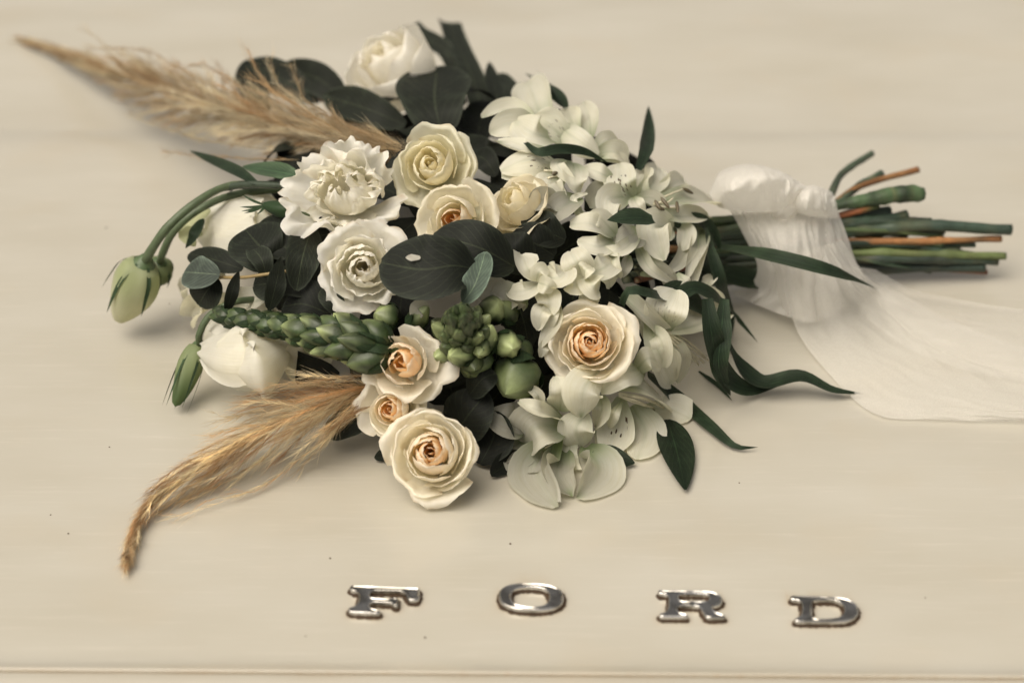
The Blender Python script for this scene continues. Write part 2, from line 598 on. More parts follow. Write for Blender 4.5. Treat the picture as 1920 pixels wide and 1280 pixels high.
for (ch, loops), wl in zip(LETTERS, letter_world):
    v, f, cc = [], [], []
    RINGS = [(0, 0.0002, 0.8), (0, 0.0014, 0.1), (0, 0.0025, 0.0), (-0.00025, 0.0030, 0.0), (-0.00055, 0.0032, 0.0), (-0.0008, 0.0031, 0.0), (-0.00105, 0.0027, 0.4)]  # last value darkens the colour; sunken tops get a painted dark reflection
    caps, base0 = [], []
    for i, lp in enumerate(wl):
        for k, (d, z, gr) in enumerate(RINGS):
            rg = grow(lp, d, 0, i > 0)
            for _ in range(int(-d/0.0002)):
                rg = [rg[q-1]*0.2+rg[q]*0.6+rg[(q+1) % len(rg)]*0.2 for q in range(len(rg))]
            n = len(rg)
            b0 = len(v)
            for p in rg:
                v.append((p.x, p.y, z))
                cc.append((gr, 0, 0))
            if k:
                for q in range(n):
                    f.append((b0-n+q, b0-n+(q+1) % n, b0+(q+1) % n, b0+q))
        caps.append([V((p.x, p.y, 0)) for p in rg])
        base0.append(b0)
    idx = [b+q for b, c_ in zip(base0, caps) for q in range(len(c_))]
    for t3 in tessellate_polygon(caps):
        f.append(tuple(idx[q] for q in t3))
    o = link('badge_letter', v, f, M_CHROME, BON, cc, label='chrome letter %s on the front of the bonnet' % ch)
    bm_ = bmesh.new()
    bm_.from_mesh(o.data)
    bmesh.ops.recalc_face_normals(bm_, faces=bm_.faces)
    bm_.to_mesh(o.data)
    bm_.free()
    for p in o.data.polygons:
        p.use_smooth = len(p.vertices) == 4
    g = [grow(lp, 0.0008, 0.0006, i > 0) for i, lp in enumerate(wl)]
    v, f = curve_mesh(g, 0.0004, 0.0003, 0, 0)
    link('grime_rim', v, f, M_GRIME, o, smooth=False)

# stone chips in the paint
for (px, py, r) in [(957,1019,2.6),(619,1046,2.2),(797,1195,2.4),(205,838,1.8),(199,427,3.0),(128,1000,1.8),(1735,1120,1.4),(95,965,1.6),(797,1274,2.2),(573,1192,1.5),(1386,905,1.5),(318,570,2.0)]:
    c = W(px, py, 0)
    vv = [(c.x, c.y, c.z+0.0003)]
    for k in range(9):
        a = k/9*2*math.pi
        q = r*PX*0.75*(0.8+0.5*random.random())
        vv.append((c.x+q*math.cos(a), c.y+q*math.sin(a)*1.3, 0.0001+hood_z(c.x, c.y)))
    link('paint_chip', vv, [(0, 1+k, 1+(k+1) % 9) for k in range(9)], M_GRIME, BON)

# ------------------------------------------------------------------ shapes of plants
def blade(name, pts, width, mat, parent, colf, prof='petal', nrm=None, cup=0.2, ruf=0.0, rf=5.0, twist=0.0,
          nu=14, nv=8, roll=0.0, seed=None, wdir=None, label=None, alpha=0.0, curl=0.0):
    """a petal, leaf or strap: pts = 3D midline; width in metres; cup > 0 lifts the edges towards nrm"""
    if seed is None:
        seed = random.random()*100
    C = catmull(pts, nu)
    nrm = nrm or view(0, 0.35, 1)
    vs, cs, st = [], [], []
    for i, p in enumerate(C):
        t = i/nu
        tg = (C[min(i+1, nu)]-C[max(i-1, 0)]).normalized()
        if wdir is not None:
            sd_ = (wdir - tg*wdir.dot(tg)).normalized()
        else:
            sd_ = tg.cross(nrm)
            if sd_.length < 1e-4:
                sd_ = tg.cross(V((0.3, 0.2, 1)))
            sd_.normalize()
        nn = sd_.cross(tg).normalized()
        if twist:
            q = Matrix.Rotation(twist*(t-0.3), 3, tg)
            sd_, nn = q @ sd_, q @ nn
        if prof == 'petal':       # obovate, little point
            wd = (math.sin(math.pi*min(1, t**1.25*0.93+0.035)))**0.62
            wd = max(wd, 0.16*(1-t)) if t < 0.3 else wd
        elif prof == 'round':
            wd = max(0.0, math.sin(math.pi*min(1, t*0.985+0.01)))**0.52
        elif prof == 'wide':      # fan
            wd = (0.25+0.75*sm(0, 0.7, t))*(1-sm(0.86, 1.02, t)*0.75)
        elif prof == 'lance':
            wd = (math.sin(math.pi*min(1, t**0.75*0.97+0.02)))**0.8
        elif prof == 'grass':
            wd = min(1, 0.45+t*2)*(1-max(0, (t-0.35)/0.65)**2.2)
        elif prof == 'band':
            wd = 1.0
        else:
            wd = 1.0
        for j in range(nv+1):
            s = -1+2*j/nv
            h = width*0.5*wd
            e = nz(seed+t*rf, s*2.1+seed, 0.3)
            e2 = nz(seed+t*rf*0.7, seed*2, 5.0+(1 if s > 0 else 0)*7)
            q = p + sd_*(s*h*(1+0.16*e2*(ruf > 0))) + nn*(cup*h*(s*s) + ruf*width*e*(0.25+0.75*abs(s))*(0.3+t))
            if roll and t > 0.6:
                q = q - nn*(roll*width*((t-0.6)/0.4)**2)
            if q.z < 0.0022:
                q.z = 0.0010+0.0012*math.exp((q.z-0.0022)/0.004)
            vs.append(q)
            cs.append((*colf(t, s), alpha))
            st.append((s, t, seed % 1.0))
    return link(name, vs, gridfaces(nu, nv), mat, parent, cs, st, label=label)

def tube(name, pts, rad, mat, parent, col, n=16, sides=8, bumpy=0.0, kind=None, label=None, cap=True):
    C = catmull(pts, n)
    radf = rad if callable(rad) else (lambda t: rad)
    colf = col if callable(col) else (lambda t: col)
    if bumpy:
        cf0 = colf
        sdc = random.random()*60
        colf = lambda t: tuple(c*(1+0.9*nz(t*9+sdc, 2, sdc)) for c in mix(cf0(t), (0.16, 0.13, 0.06), 0.5*max(0, nz(t*22+sdc, 7, sdc))))
    vs, cs, fs = [], [], []
    ref = V((0.13, 0.2, 1)).normalized()
    sd0 = random.random()*50
    nodes = [0.62+0.3*random.random() for _ in range(2)] if bumpy and n > 60 else []
    for i, p in enumerate(C):
        t = i/n
        tg = (C[min(i+1, n)]-C[max(i-1, 0)]).normalized()
        a = tg.cross(ref).normalized()
        b = tg.cross(a)
        for k in range(sides):
            th = 2*math.pi*k/sides
            r = radf(t)*(1+bumpy*nz(t*14+sd0, k*0.8, sd0)+(0.13*sum(math.exp(-((t-q)/0.010)**2) for q in nodes) if nodes else 0))
            vs.append(p+a*(math.cos(th)*r)+b*(math.sin(th)*r))
            cs.append(colf(t))
    fs = gridfaces(n, sides, 0, True)
    if cap:
        for e, i in ((0, 0), (1, n)):
            vs.append(C[i]); cs.append(mix(colf(i/n), (0.5, 0.5, 0.3), 0.35))
            k0 = i*sides
            for k in range(sides):
                fs.append((k0+k, k0+(k+1) % sides, len(vs)-1))
    return link(name, vs, fs, mat, parent, cs, label=label, kind=kind)

def spindle(name, a, b, radf, mat, parent, colf, nu=14, nv=16, lobes=0, twist=0.0, lobe_amp=0.1, label=None):
    ax = (b-a)
    L = ax.length
    ax = ax.normalized()
    x = ax.cross(V((0.2, 0.1, 1))).normalized()
    y = ax.cross(x)
    vs, cs = [], []
    ph = random.random()*6
    for i in range(nu+1):
        t = i/nu
        r = radf(t)*(0.02 if i in (0, nu) else 1)
        for j in range(nv):
            th = 2*math.pi*j/nv
            m = 1.0
            if lobes:
                m += lobe_amp*(abs(math.cos(lobes*0.5*(th+twist*t)+ph))-0.5)
            m += 0.05*nz(t*3+ph, math.cos(th)*2, math.sin(th)*2)
            vs.append(a+ax*(L*t)+(x*math.cos(th)+y*math.sin(th))*(r*m))
            cs.append(colf(t, th))
    return link(name, vs, gridfaces(nu, nv, 0, True), mat, parent, cs, label=label)

def low(q):
    if q.z < 0.0022:
        q.z = 0.0010+0.0012*math.exp((q.z-0.0022)/0.004)
    return q

# ------------------------------------------------------------------ roses and lisianthus
def rosette(name, label, cat, group, px, py, rpx, axis, n=26, openn=1.0, seed=1, outer=(0.8, 0.77, 0.68), inner=(0.8, 0.6, 0.4),
            core=0.35, off=0.0, ruf=0.03, rf=3.0, flat=1.0, roll=1.0, jag=0.0, hgt=1.0, width=1.0, height=None, back=(0.62, 0.66, 0.42), turn=0.0,
            calyx=False, wmul=1.0, tight=1.0, asp=1.0, res=(18, 22), wild=1.0):
    rnd = random.Random(seed)
    Rm = rpx*PX*0.70
    c = S(px, py, off) if height is None else W(px, py, height)
    ax = view(*axis)
    x = ax.cross(V((0.05, 0.15, 1))).normalized()
    y = ax.cross(x).normalized()
    c = c-ax*Rm*0.25
    th0 = thing(name, label, cat, c-ax*Rm*0.6, group)
    def stretch(v):
        v = tilt @ v
        return v+RT*(v.dot(RT)*(asp-1))
    for i in range(n):
        u = i/(n-1)
        r = 0.07+0.86*u**(0.85*tight)
        r *= 1+rnd.uniform(-0.04, 0.04)
        fl = openn*sm(0.30, 1.0, u)
        zt = (0.36-0.04*(1-u)**2+0.08*math.sin(u*3.1) - 0.50*flat*sm(0.5, 1, u)*openn)*hgt
        zt += rnd.uniform(-0.04, 0.04)
        hw = (1.5-0.42*u)*wmul*(1+rnd.uniform(-0.1, 0.12))
        th = turn+i*2.39996*(1 if u < 0.5 else 1.0)+rnd.uniform(-0.45, 0.45)
        P0 = (0.04, -0.72*hgt)
        P1 = (r*1.15, -0.70*hgt)
        P2 = (r*(1.05+0.05*fl), zt+0.05)
        P3 = (r*(0.56+0.88*fl), zt+0.02-0.10*fl*roll)
        nu_, nv_ = res[0], (res[1] if u > 0.3 else 10)
        tilt = Matrix.Rotation(rnd.gauss(0, 0.07+0.05*u)*wild, 3, x*math.cos(th+1.57)+y*math.sin(th+1.57))
        vs, cs, st = [], [], []
        ps = rnd.random()*90
        spir = 0.16*(1-0.5*u)
        tipn = rnd.uniform(-0.3, 0.3)
        for a in range(nu_+1):
            t = a/nu_
            for b in range(nv_+1):
                s = -1+2*b/nv_
                # rounded outline with a slight heart or point
                tt = t*(1-0.36*abs(s)**2.4-0.05*math.exp(-((s-tipn)/0.12)**2)*(u > 0.4))
                tt += jag*t**4*nz(s*7+ps, ps, 2)+jag*0.5*t**6*nz(s*19+ps, ps, 4)
                k = 1-tt
                rr = k**3*P0[0]+3*k*k*tt*P1[0]+3*k*tt*tt*P2[0]+tt**3*P3[0]
                zz = k**3*P0[1]+3*k*k*tt*P1[1]+3*k*tt*tt*P2[1]+tt**3*P3[1]
                # rim rolls outwards on the opened petals
                rl = max(0, (tt-0.84)/0.16)
                rr += 0.07*fl*roll*rl*(1+0.6*nz(s*2+ps, 1, ps))
                zz -= 0.10*fl*roll*rl*rl*(1+0.6*nz(s*2+ps, 4, ps))
                # pinched sides: edges curl in or out
                ed = abs(s)**3
                rr *= 1+spir*s*(0.4+0.6*t)+0.10*fl*ed*tt
                wob = nz(s*rf+ps, tt*2.0, ps)
                wob2 = nz(s*rf*2.6+ps, tt*4.0, ps+9)
                rr *= 1+0.07*nz(s*2.2+ps, tt*1.3, ps+50)*u*tt*2
                am = ruf*(tt**2)*(0.25+u)
                rr += am*(wob*2.2+wob2*1.1)
                rip = 0.020*tt**3*nz(s*8+ps, tt*5, ps+70)
                rr += rip
                zz += rip
                zz += am*(nz(s*rf+ps+20, tt*2, ps)*2.4+wob2*0.9)
                ang = th+s*hw*(0.42+0.58*sm(0, 0.65, t))*width
                vs.append(low(c+stretch(x*(math.cos(ang)*rr)+y*(math.sin(ang)*rr)+ax*zz)*Rm))
                cc = mix(outer, inner, (1-sm(core*0.55, core*1.5, u))*(1-0.65*sm(0.70, 1.0, tt)))
                cc = mix(cc, back, 0.55*(1-sm(0.05, 0.42, tt))*(u > 0.55))
                ef = max(abs(s)**6, sm(0.93, 1.0, t))*max(0, nz(s*5+ps, t*4, ps+30)+0.12)
                cc = mix(cc, (0.50, 0.36, 0.20), 0.9*ef)
                cs.append((*cc, 0))
                st.append((s*0.6, tt, ps % 1))
        link('petal', vs, gridfaces(nu_, nv_), M_PETAL, th0, cs, st)
    if calyx:
        for k in range(5):
            a = k*2*math.pi/5+turn
            d = x*math.cos(a)+y*math.sin(a)
            blade('sepal', [c-ax*Rm*0.75, c-ax*Rm*0.62+d*Rm*0.5, c-ax*Rm*0.1+d*Rm*1.0], Rm*0.28, M_BLADE, th0,
                  lambda t, s: (0.05, 0.08, 0.03), 'lance', nrm=-ax, nu=8, nv=4)
    return th0

CREAM = (0.94, 0.905, 0.80)
WHITE = (0.93, 0.92, 0.865)
PEACH = (1.0, 0.74, 0.42)
PALEY = (0.90, 0.85, 0.66)
GR = 'cream roses in the bouquet'
GL = 'white lisianthus blooms in the bouquet'
rosette('rose', 'fully open cream rose with a glowing peach heart, right of the green snapdragon heads', 'rose', GR, 1106, 640, 92, (-0.02, 0.12, 1), 28, 0.88, 11, (0.93, 0.89, 0.78), PEACH, 0.50, off=20, ruf=0.03, turn=1.0)
rosette('rose', 'cream rose lowest in the bouquet, resting on the bonnet above the letters F and O', 'rose', GR, 806, 846, 97, (-0.10, 0.14, 1), 27, 0.85, 12, CREAM, (0.99, 0.74, 0.44), 0.38, off=40, flat=0.8, hgt=1.1, wild=0.7, ruf=0.03, turn=2.2)
rosette('rose', 'small cream rose squeezed between the lowest rose and the loose apricot-folded rose', 'rose', GR, 730, 766, 72, (-0.22, 0.05, 1), 22, 0.9, 13, CREAM, PEACH, 0.40, off=12, ruf=0.03)
rosette('rose', 'loosely open cream rose with a deep apricot fold, at the snapdragon spike', 'rose', GR, 752, 678, 84, (-0.25, 0.10, 1), 15, 1.05, 14, (0.93, 0.89, 0.78), PEACH, 0.45, off=18, ruf=0.05, turn=0.6)
rosette('rose', 'pale yellow-white rose at the base of the large pampas plume', 'rose', GR, 806, 306, 92, (-0.18, 0.18, 1), 18, 0.9, 15, (0.87, 0.85, 0.70), PALEY, 0.6, off=16, ruf=0.04, turn=0.3)
rosette('rose', 'cream rose with browned folded centre, half covered by a dark eucalyptus leaf', 'rose', GR, 848, 410, 88, (-0.35, 0.05, 1), 16, 0.95, 16, (0.87, 0.83, 0.69), (0.74, 0.42, 0.16), 0.30, off=10, ruf=0.04, turn=1.7)
rosette('rose', 'side-on cream rose among the alstroemeria, right of the rose with the browned centre', 'rose', GR, 962, 372, 84, (-0.45, 0.45, 0.6), 15, 0.8, 17, (0.84, 0.78, 0.61), PALEY, 0.5, off=8, ruf=0.03)
rosette('rose', 'white rose at the very top of the bouquet, nodding sideways and out of focus', 'rose', GR, 722, 112, 146, (-0.40, 0.50, 0.62), 14, 0.45, 18, (0.95, 0.94, 0.90), (0.93, 0.91, 0.84), 0.4, height=0.100, ruf=0.035, hgt=1.25, turn=0.9, res=(20, 22), wild=0.8, back=(0.90, 0.88, 0.80), wmul=1.15)
rosette('lisianthus', 'wide white lisianthus with crumpled frilly petals, in front of the large pampas plume', 'lisianthus', GL, 640, 352, 104, (-0.05, 0.30, 1), 17, 1.0, 21, WHITE, WHITE, 0.3, off=20, ruf=0.17, rf=3.0, jag=0.022, flat=0.55, roll=0.2, wmul=0.85, tight=0.8, asp=1.3, res=(18, 40), wild=1.8)
rosette('lisianthus', 'round white lisianthus with swirled petals, left of the big dark eucalyptus leaf', 'lisianthus', GL, 682, 502, 92, (0.08, -0.02, 1), 18, 1.0, 22, WHITE, (0.76, 0.72, 0.62), 0.25, off=16, ruf=0.07, rf=3.5, jag=0.03, turn=0.4, flat=0.9, res=(16, 32), wild=1.5)

# loose outer petals the roses throw out
def pp(o, pts, w_, colf, k='petal', mat=None, **kw):
    return blade('petal', pts, w_*PX, mat or M_PETAL, o, colf, k, **kw)

# ------------------------------------------------------------------ alstroemeria: petals placed one by one
GA = 'white alstroemeria flowers in the bouquet'
ALW = (0.82, 0.81, 0.695)
GRN = (0.20, 0.27, 0.12)
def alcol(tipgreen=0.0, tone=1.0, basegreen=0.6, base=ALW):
    a = tuple(c*tone for c in base)  # low tone paints the shade of the bouquet's depth into the petals
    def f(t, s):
        c = mix(a, GRN, basegreen*(1-sm(0.0, 0.5, t)))
        c = mix(c, GRN, (0.4 if base is ALW else 0.03)*(1-sm(0.0, 0.16, abs(s)))*(1-t))
        if tipgreen:
            c = mix(c, GRN, tipgreen*sm(0.8, 1.0, t)*(1-sm(0.1, 0.7, abs(s))))
        return c
    return f

def flower(label, cpx, cpy, petals, stamens=(), anthers=(), leaves=(), base_off=-10, name='alstroemeria', cat='alstroemeria', group=GA, ground=None, mat=None):
    def P(x, y, o):
        return S(x, y, o) if ground is None else W(x, y, o/1000)
    c = P(cpx, cpy, base_off if ground is None else ground)
    o = thing(name, label, cat, c, group)
    for pt in petals:
        pts, w_ = pt[0], pt[1]
        opt = pt[2] if len(pt) > 2 else {}
        n = len(pts)
        PP = []
        for i, q in enumerate(pts):
            f = i/(n-1)
            dz = q[2] if len(q) > 2 else (base_off*(1-f)**1.5+5*math.sin(f*2.6))
            PP.append(P(q[0], q[1], dz+opt.get('o', 0)))
        if n == 2:
            m = (PP[0]+PP[1])*0.5 - FW*(PP[1]-PP[0]).length*opt.get('arch', 0.16)
            PP = [PP[0], m, PP[1]]
        rn = opt.get('n') or (random.uniform(-0.35, 0.35), random.uniform(0.0, 0.6), 1)
        blade('petal', PP, w_*PX*1.04, mat or M_ALST, o, alcol(opt.get('tg', 0.25), opt.get('tone', 1), opt.get('bg', 0.7), opt.get('base', ALW)), opt.get('k', 'petal'),
              nrm=view(*rn), cup=opt.get('cup', random.uniform(0.15, 0.5)), ruf=opt.get('ruf', 0.065), rf=4,
              twist=opt.get('tw', random.uniform(-0.25, 0.25)), alpha=opt.get('sp', 0.0), roll=opt.get('roll', 0.05), nu=16, nv=10)
    for st_ in stamens:
        PP = [P(*q) for q in st_]
        tube('stamen', PP, 0.0006, M_GREEN, o, (0.62, 0.58, 0.42), 10, 5)
    for (x, y, ang, L, oo) in anthers:
        a = P(x-math.cos(ang)*L/2, y-math.sin(ang)*L/2, oo)
        b = P(x+math.cos(ang)*L/2, y+math.sin(ang)*L/2, oo)
        spindle('anther', a, b, lambda t: 0.0011*max(0.15, math.sin(math.pi*t))**0.5, M_GREEN, o, lambda t, th: (0.10, 0.08, 0.045), 8, 8)
    for lf in leaves:
        addleaf(o, *lf)
    return o

LG = (0.013, 0.023, 0.013)
def addleaf(o, pts, w_, kw=None):
    kw = dict(kw or {})
    g = kw.pop('g', False)
    prof = kw.pop('k', 'grass')
    tone = kw.pop('tone', 1.0)
    PP = [W(q[0], q[1], q[2]/1000) if g else S(*q) for q in pts]
    rn = kw.pop('n', (0, 0.5, 1))
    def cf(t, s):
        return tuple(c*tone for c in mix(LG, (0.05, 0.07, 0.04), 0.4*abs(s)))
    kw.setdefault('cup', 0.25)
    kw.setdefault('nu', 24)
    return blade('leaf', PP, w_*PX, M_BLADE, o, cf, prof, nrm=view(*rn), **kw)

flower('uppermost white alstroemeria cluster against the top dark eucalyptus leaves', 1045, 245, [
    ([(1035,262,-8),(1010,205,8),(988,150,4)], 74, dict(cup=0.45, n=(-0.2,0.2,1), tw=0.0, sp=0)),
    ([(1010,235,0),(960,205,6),(903,220,2)], 34, dict(cup=0.8, tg=0.5, n=(-0.1,0.7,1))),
    ([(1010,240,0),(955,232,8),(918,250,-2)], 52, dict(cup=0.3, k='round')),
    ([(1040,262,0),(1000,250,14),(965,225,12)], 62, dict(cup=0.3, n=(-0.2,0.4,1))),
    ([(1065,268,0),(1030,235,14),(1000,222,18)], 60, dict(cup=0.4, sp=0.5)),
    ([(1108,262,0),(1105,225,2),(1094,190,0)], 40, dict(cup=0.35, tw=0, k='round')),
    ([(1085,255,-5),(1070,225,-3),(1062,200,-8)], 46, dict(cup=0.2)),
    ([(1040,230,10),(1085,265,14),(1122,292,6)], 50, dict(cup=-0.3)),
    ([(1040,285,8),(980,283,12),(930,262,4)], 46, dict(cup=0.5, tg=0.8, n=(0,0.9,0.6))),
  ], leaves=[([(985,268,20),(1010,286,24),(1050,280,26),(1095,284,20),(1140,305,12)], 20, dict(n=(0,0.4,1), twist=1.2)),
             ([(1062,205,-14),(1030,170,-10),(985,138,-12)], 44, dict(k='lance', n=(0.4,0.3,1))),
             ([(1062,208,-6),(1035,170,-4),(1005,128,-4)], 10, dict(k='lance', n=(0.6,0.2,0.6)))])
flower('small pale alstroemeria bloom at the upper right rim, beside the upright spear leaf', 1145, 285, [
    ([(1120,285,0),(1135,265,6),(1160,262,2)], 34, dict(k='round')),
    ([(1115,290,0),(1150,285,8),(1178,300,0)], 38, dict(cup=0.6, k='round')),
    ([(1125,300,0),(1160,300,2),(1182,312,-4)], 30, dict(cup=0.4)),
  ], leaves=[([(1196,318,4),(1208,285,6),(1215,245,6),(1216,198,6)], 30, dict(n=(0.3,0.3,1), cup=0.35))])
flower('alstroemeria with dark flecks on its long left petal, above the side-on cream rose', 1060, 325, [
    ([(1060,318,0),(1000,298,14),(938,318,4)], 56, dict(cup=-0.25, sp=1.0, n=(0,0.5,1), tg=0.3)),
    ([(1055,332,-2),(1000,322,6),(940,330,-2)], 36, dict(cup=0.3, tone=0.95)),
    ([(1075,305,6),(1078,340,14),(1088,365,4)], 46, dict(cup=0.35, k='round', tone=0.97)),
    ([(1055,330,6),(1030,345,12),(1062,368,8)], 50, dict(k='round', cup=-0.2)),
    ([(1060,300,10),(1045,310,16),(1078,345,10)], 26, dict(cup=0.2)),
    ([(1055,395,0),(1020,375,10),(990,388,8)], 44, dict(cup=0.5, tone=0.55, bg=0.9)),
    ([(1085,370,0),(1060,385,8),(1015,420,0)], 48, dict(cup=0.5, tone=0.6, bg=0.9)),
    ([(1100,410,2),(1075,375,6),(1102,362,8)], 12, dict(cup=0.5)),
    ([(1075,390,2),(1088,408,6),(1105,400,6)], 14, dict(cup=0.5)),
  ], stamens=[[(1075,332,0),(1045,322,10),(1020,320,12)], [(1075,335,0),(1050,330,8),(1028,334,12)]],
  anthers=[(1055,318,0.4,14,14),(1040,325,-0.3,12,13)])
flower('alstroemeria facing the camera with flecked upper petal, right of centre', 1185, 365, [
    ([(1188,372,-2),(1165,345,10),(1160,304,6)], 60, dict(cup=0.3, sp=1.0, k='round', tw=0, n=(-0.1,0.2,1))),
    ([(1190,370,-4),(1222,345,4),(1235,312,-4)], 52, dict(cup=0.3, k='petal')),
    ([(1180,368,0),(1140,375,6),(1145,414,2)], 50, dict(cup=0.25, k='round')),
    ([(1188,370,2),(1195,385,8),(1208,402,4)], 26, dict(cup=0.5, ruf=0.12)),
    ([(1150,335,4),(1125,325,8),(1094,312,2)], 32, dict(k='round', cup=0.3)),
    ([(1150,360,-6),(1120,365,-4),(1110,390,-8)], 46, dict(tone=0.6)),
    ([(1190,372,0),(1225,372,6),(1245,395,2)], 30, dict(tone=0.8)),
  ])
flower('wide-open alstroemeria with brown anthers, nearest the ribbon', 1240, 378, [
    ([(1225,378,-2),(1290,372,10),(1350,384,2)], 66, dict(cup=0.4, tw=0, n=(0,0.6,1))),
    ([(1225,368,-4),(1255,348,2),(1284,336,-4)], 40, dict(cup=0.3)),
    ([(1225,385,0),(1265,405,8),(1330,402,0)], 38, dict(cup=0.5, tg=0.5, n=(0,0.2,1))),
    ([(1222,385,-2),(1200,345,2),(1215,315,0)], 40, dict(cup=0.3)),
  ], stamens=[[(1225,378,2),(1255,365,14),(1284,354,16)], [(1225,380,2),(1250,380,14),(1262,372,16)], [(1225,382,2),(1245,388,12),(1268,390,14)], [(1225,380,2),(1235,382,10),(1240,378,16)]],
  anthers=[(1290,358,0.5,24,18),(1233,384,1.0,22,18),(1247,380,0.9,28,19),(1270,388,1.45,24,18),(1238,390,0.5,20,17)],
  leaves=[([(1225,412,26),(1190,408,26),(1138,413,20)], 40, dict(k='grass', n=(0,0.7,1), cup=0.2)),
          ([(1262,425,-4),(1310,415,2),(1340,440,0),(1350,470,-8)], 34, dict(n=(0,0.4,1)))])
flower('folded alstroemeria petals in the middle of the right side, under the pointed cut leaf', 1150, 440, [
    ([(1150,445,0),(1110,420,12),(1068,420,4)], 42, dict(cup=0.3, n=(0,0.6,1))),
    ([(1155,440,2),(1125,410,12),(1100,412,10)], 40, dict(cup=0.2, k='round')),
    ([(1150,452,0),(1120,462,8),(1082,450,2)], 38, dict(cup=0.3, k='round')),
    ([(1198,440,0),(1165,470,8),(1128,466,4)], 28, dict(cup=0.4, k='petal')),
    ([(1200,430,-4),(1180,445,4),(1150,450,0)], 50, dict(tone=0.65, bg=0.9)),
    ([(1150,475,0),(1150,500,8),(1160,522,2)], 32, dict(cup=0.6)),
    ([(1180,478,-4),(1172,500,2),(1165,520,-2)], 22, dict(tone=0.6)),
  ])
flower('cupped alstroemeria petal curling over the green stems, above the long trumpet', 1250, 450, [
    ([(1262,430,-4),(1225,428,8),(1245,488,6)], 60, dict(cup=0.5, tg=0.5, k='round', bg=0.3, n=(-0.1,0.1,1))),
    ([(1270,420,-6),(1285,435,2),(1278,470,-4)], 36, dict(k='round', tone=0.85)),
    ([(1195,458,-8),(1220,505,2),(1268,535,2)], 22, dict(cup=0.7, bg=0.7, tone=0.85, k='lance')),
    ([(1205,470,-8),(1235,500,-2),(1290,540,-2)], 20, dict(cup=0.6, bg=0.8, tone=0.75, k='lance')),
    ([(1200,515,-8),(1240,515,-4),(1270,540,-6)], 26, dict(cup=0.6, tone=0.7)),
  ])
flower('long greenish alstroemeria trumpet hanging from the stems left of the ribbon', 1310, 470, [
    ([(1318,430,-6),(1298,480,4),(1285,530,2)], 34, dict(k='lance', cup=0.8, tone=0.72, bg=0.9)),
    ([(1322,435,-6),(1310,490,2),(1300,545,4)], 30, dict(k='lance', cup=0.7, tone=0.8, bg=0.5)),
    ([(1300,440,-8),(1275,490,-2),(1245,515,-2)], 36, dict(k='lance', cup=0.6, tone=0.75, bg=0.8)),
    ([(1270,512,4),(1285,530,8),(1292,545,4)], 22, dict(cup=0.2)),
    ([(1295,535,4),(1330,550,8),(1352,572,2)], 30, dict(cup=0.5)),
    ([(1320,545,0),(1328,530,2),(1336,515,0)], 26, dict(cup=0.3)),
  ], leaves=[([(1322,425,4),(1335,480,10),(1352,540,8),(1368,600,4),(1362,660,0)], 30, dict(n=(0.6,0.2,1), twist=0.8)),
             ([(1345,462,46),(1420,474,58),(1500,492,60),(1580,515,50),(1648,543,16)], 30, dict(g=True, n=(0,0.6,1), cup=0.15))])
flower('big side-on alstroemeria at right with long thin stamens pointing down right', 1235, 625, [
    ([(1168,556,0),(1205,590,10),(1240,625,8)], 28, dict(k='band', cup=1.2, bg=0.4, tone=0.8, ruf=0.02)),
    ([(1248,618,4),(1248,580,22),(1268,540,20)], 72, dict(cup=0.25, k='petal', tw=0, n=(-0.1,0.1,1), sp=0.25)),
    ([(1242,622,2),(1300,612,16),(1362,585,8)], 64, dict(cup=0.45, tw=0, n=(0,0.7,1), bg=0.4)),
    ([(1215,600,2),(1235,660,16),(1262,722,6)], 56, dict(cup=0.4, tw=0, n=(0.2,0,1))),
    ([(1240,615,0),(1272,665,10),(1272,720,0)], 40, dict(cup=0.5, tone=0.9, n=(0.6,0,1))),
    ([(1215,612,0),(1240,640,18),(1245,690,14)], 36, dict(cup=0.5)),
    ([(1180,560,-2),(1205,600,2),(1222,650,0)], 26, dict(cup=0.7, bg=0.7, tone=0.8)),
  ], stamens=[[(1245,618,6),(1285,645,12),(1328,676,8)], [(1245,620,6),(1280,650,10),(1320,680,6)], [(1245,622,5),(1275,655,10),(1305,678,6)],
              [(1246,622,5),(1270,650,8),(1300,668,6),(1310,684,4)], [(1247,618,6),(1290,640,10),(1322,668,6)]],
  leaves=[([(1166,572,10),(1180,545,22),(1222,552,24),(1262,560,10),(1300,540,14),(1345,560,20),(1385,600,16),(1422,643,10)], 28, dict(n=(0,0.5,1), twist=0.4, nu=30)),
          ([(1240,545,6),(1290,560,6),(1330,590,2)], 56, dict(k='lance', n=(0,0.5,1)))])
flower('broad alstroemeria petals tucked beneath the open peach-hearted rose', 1150, 720, [
    ([(1208,690,4),(1165,700,24),(1125,738,14)], 52, dict(cup=-0.25, tw=0, k='round', n=(0,0.3,1))),
    ([(1190,698,6),(1215,672,20),(1242,682,10)], 44, dict(cup=-0.2, k='round')),
    ([(1125,692,12),(1095,730,22),(1090,785,18)], 68, dict(cup=-0.1, k='round', tg=0.8, tw=0, bg=0.1, n=(0.1,-0.1,1))),
    ([(1125,740,4),(1128,770,12),(1115,800,4)], 40, dict(k='round', tone=0.95, tg=0.5)),
    ([(1100,772,10),(1080,805,16),(1092,840,14)], 64, dict(cup=-0.1, k='round', tw=0, bg=0.3)),
    ([(1070,815,6),(1068,850,12),(1075,880,8)], 26, dict(cup=-0.2, k='band', ruf=0.08)),
  ])
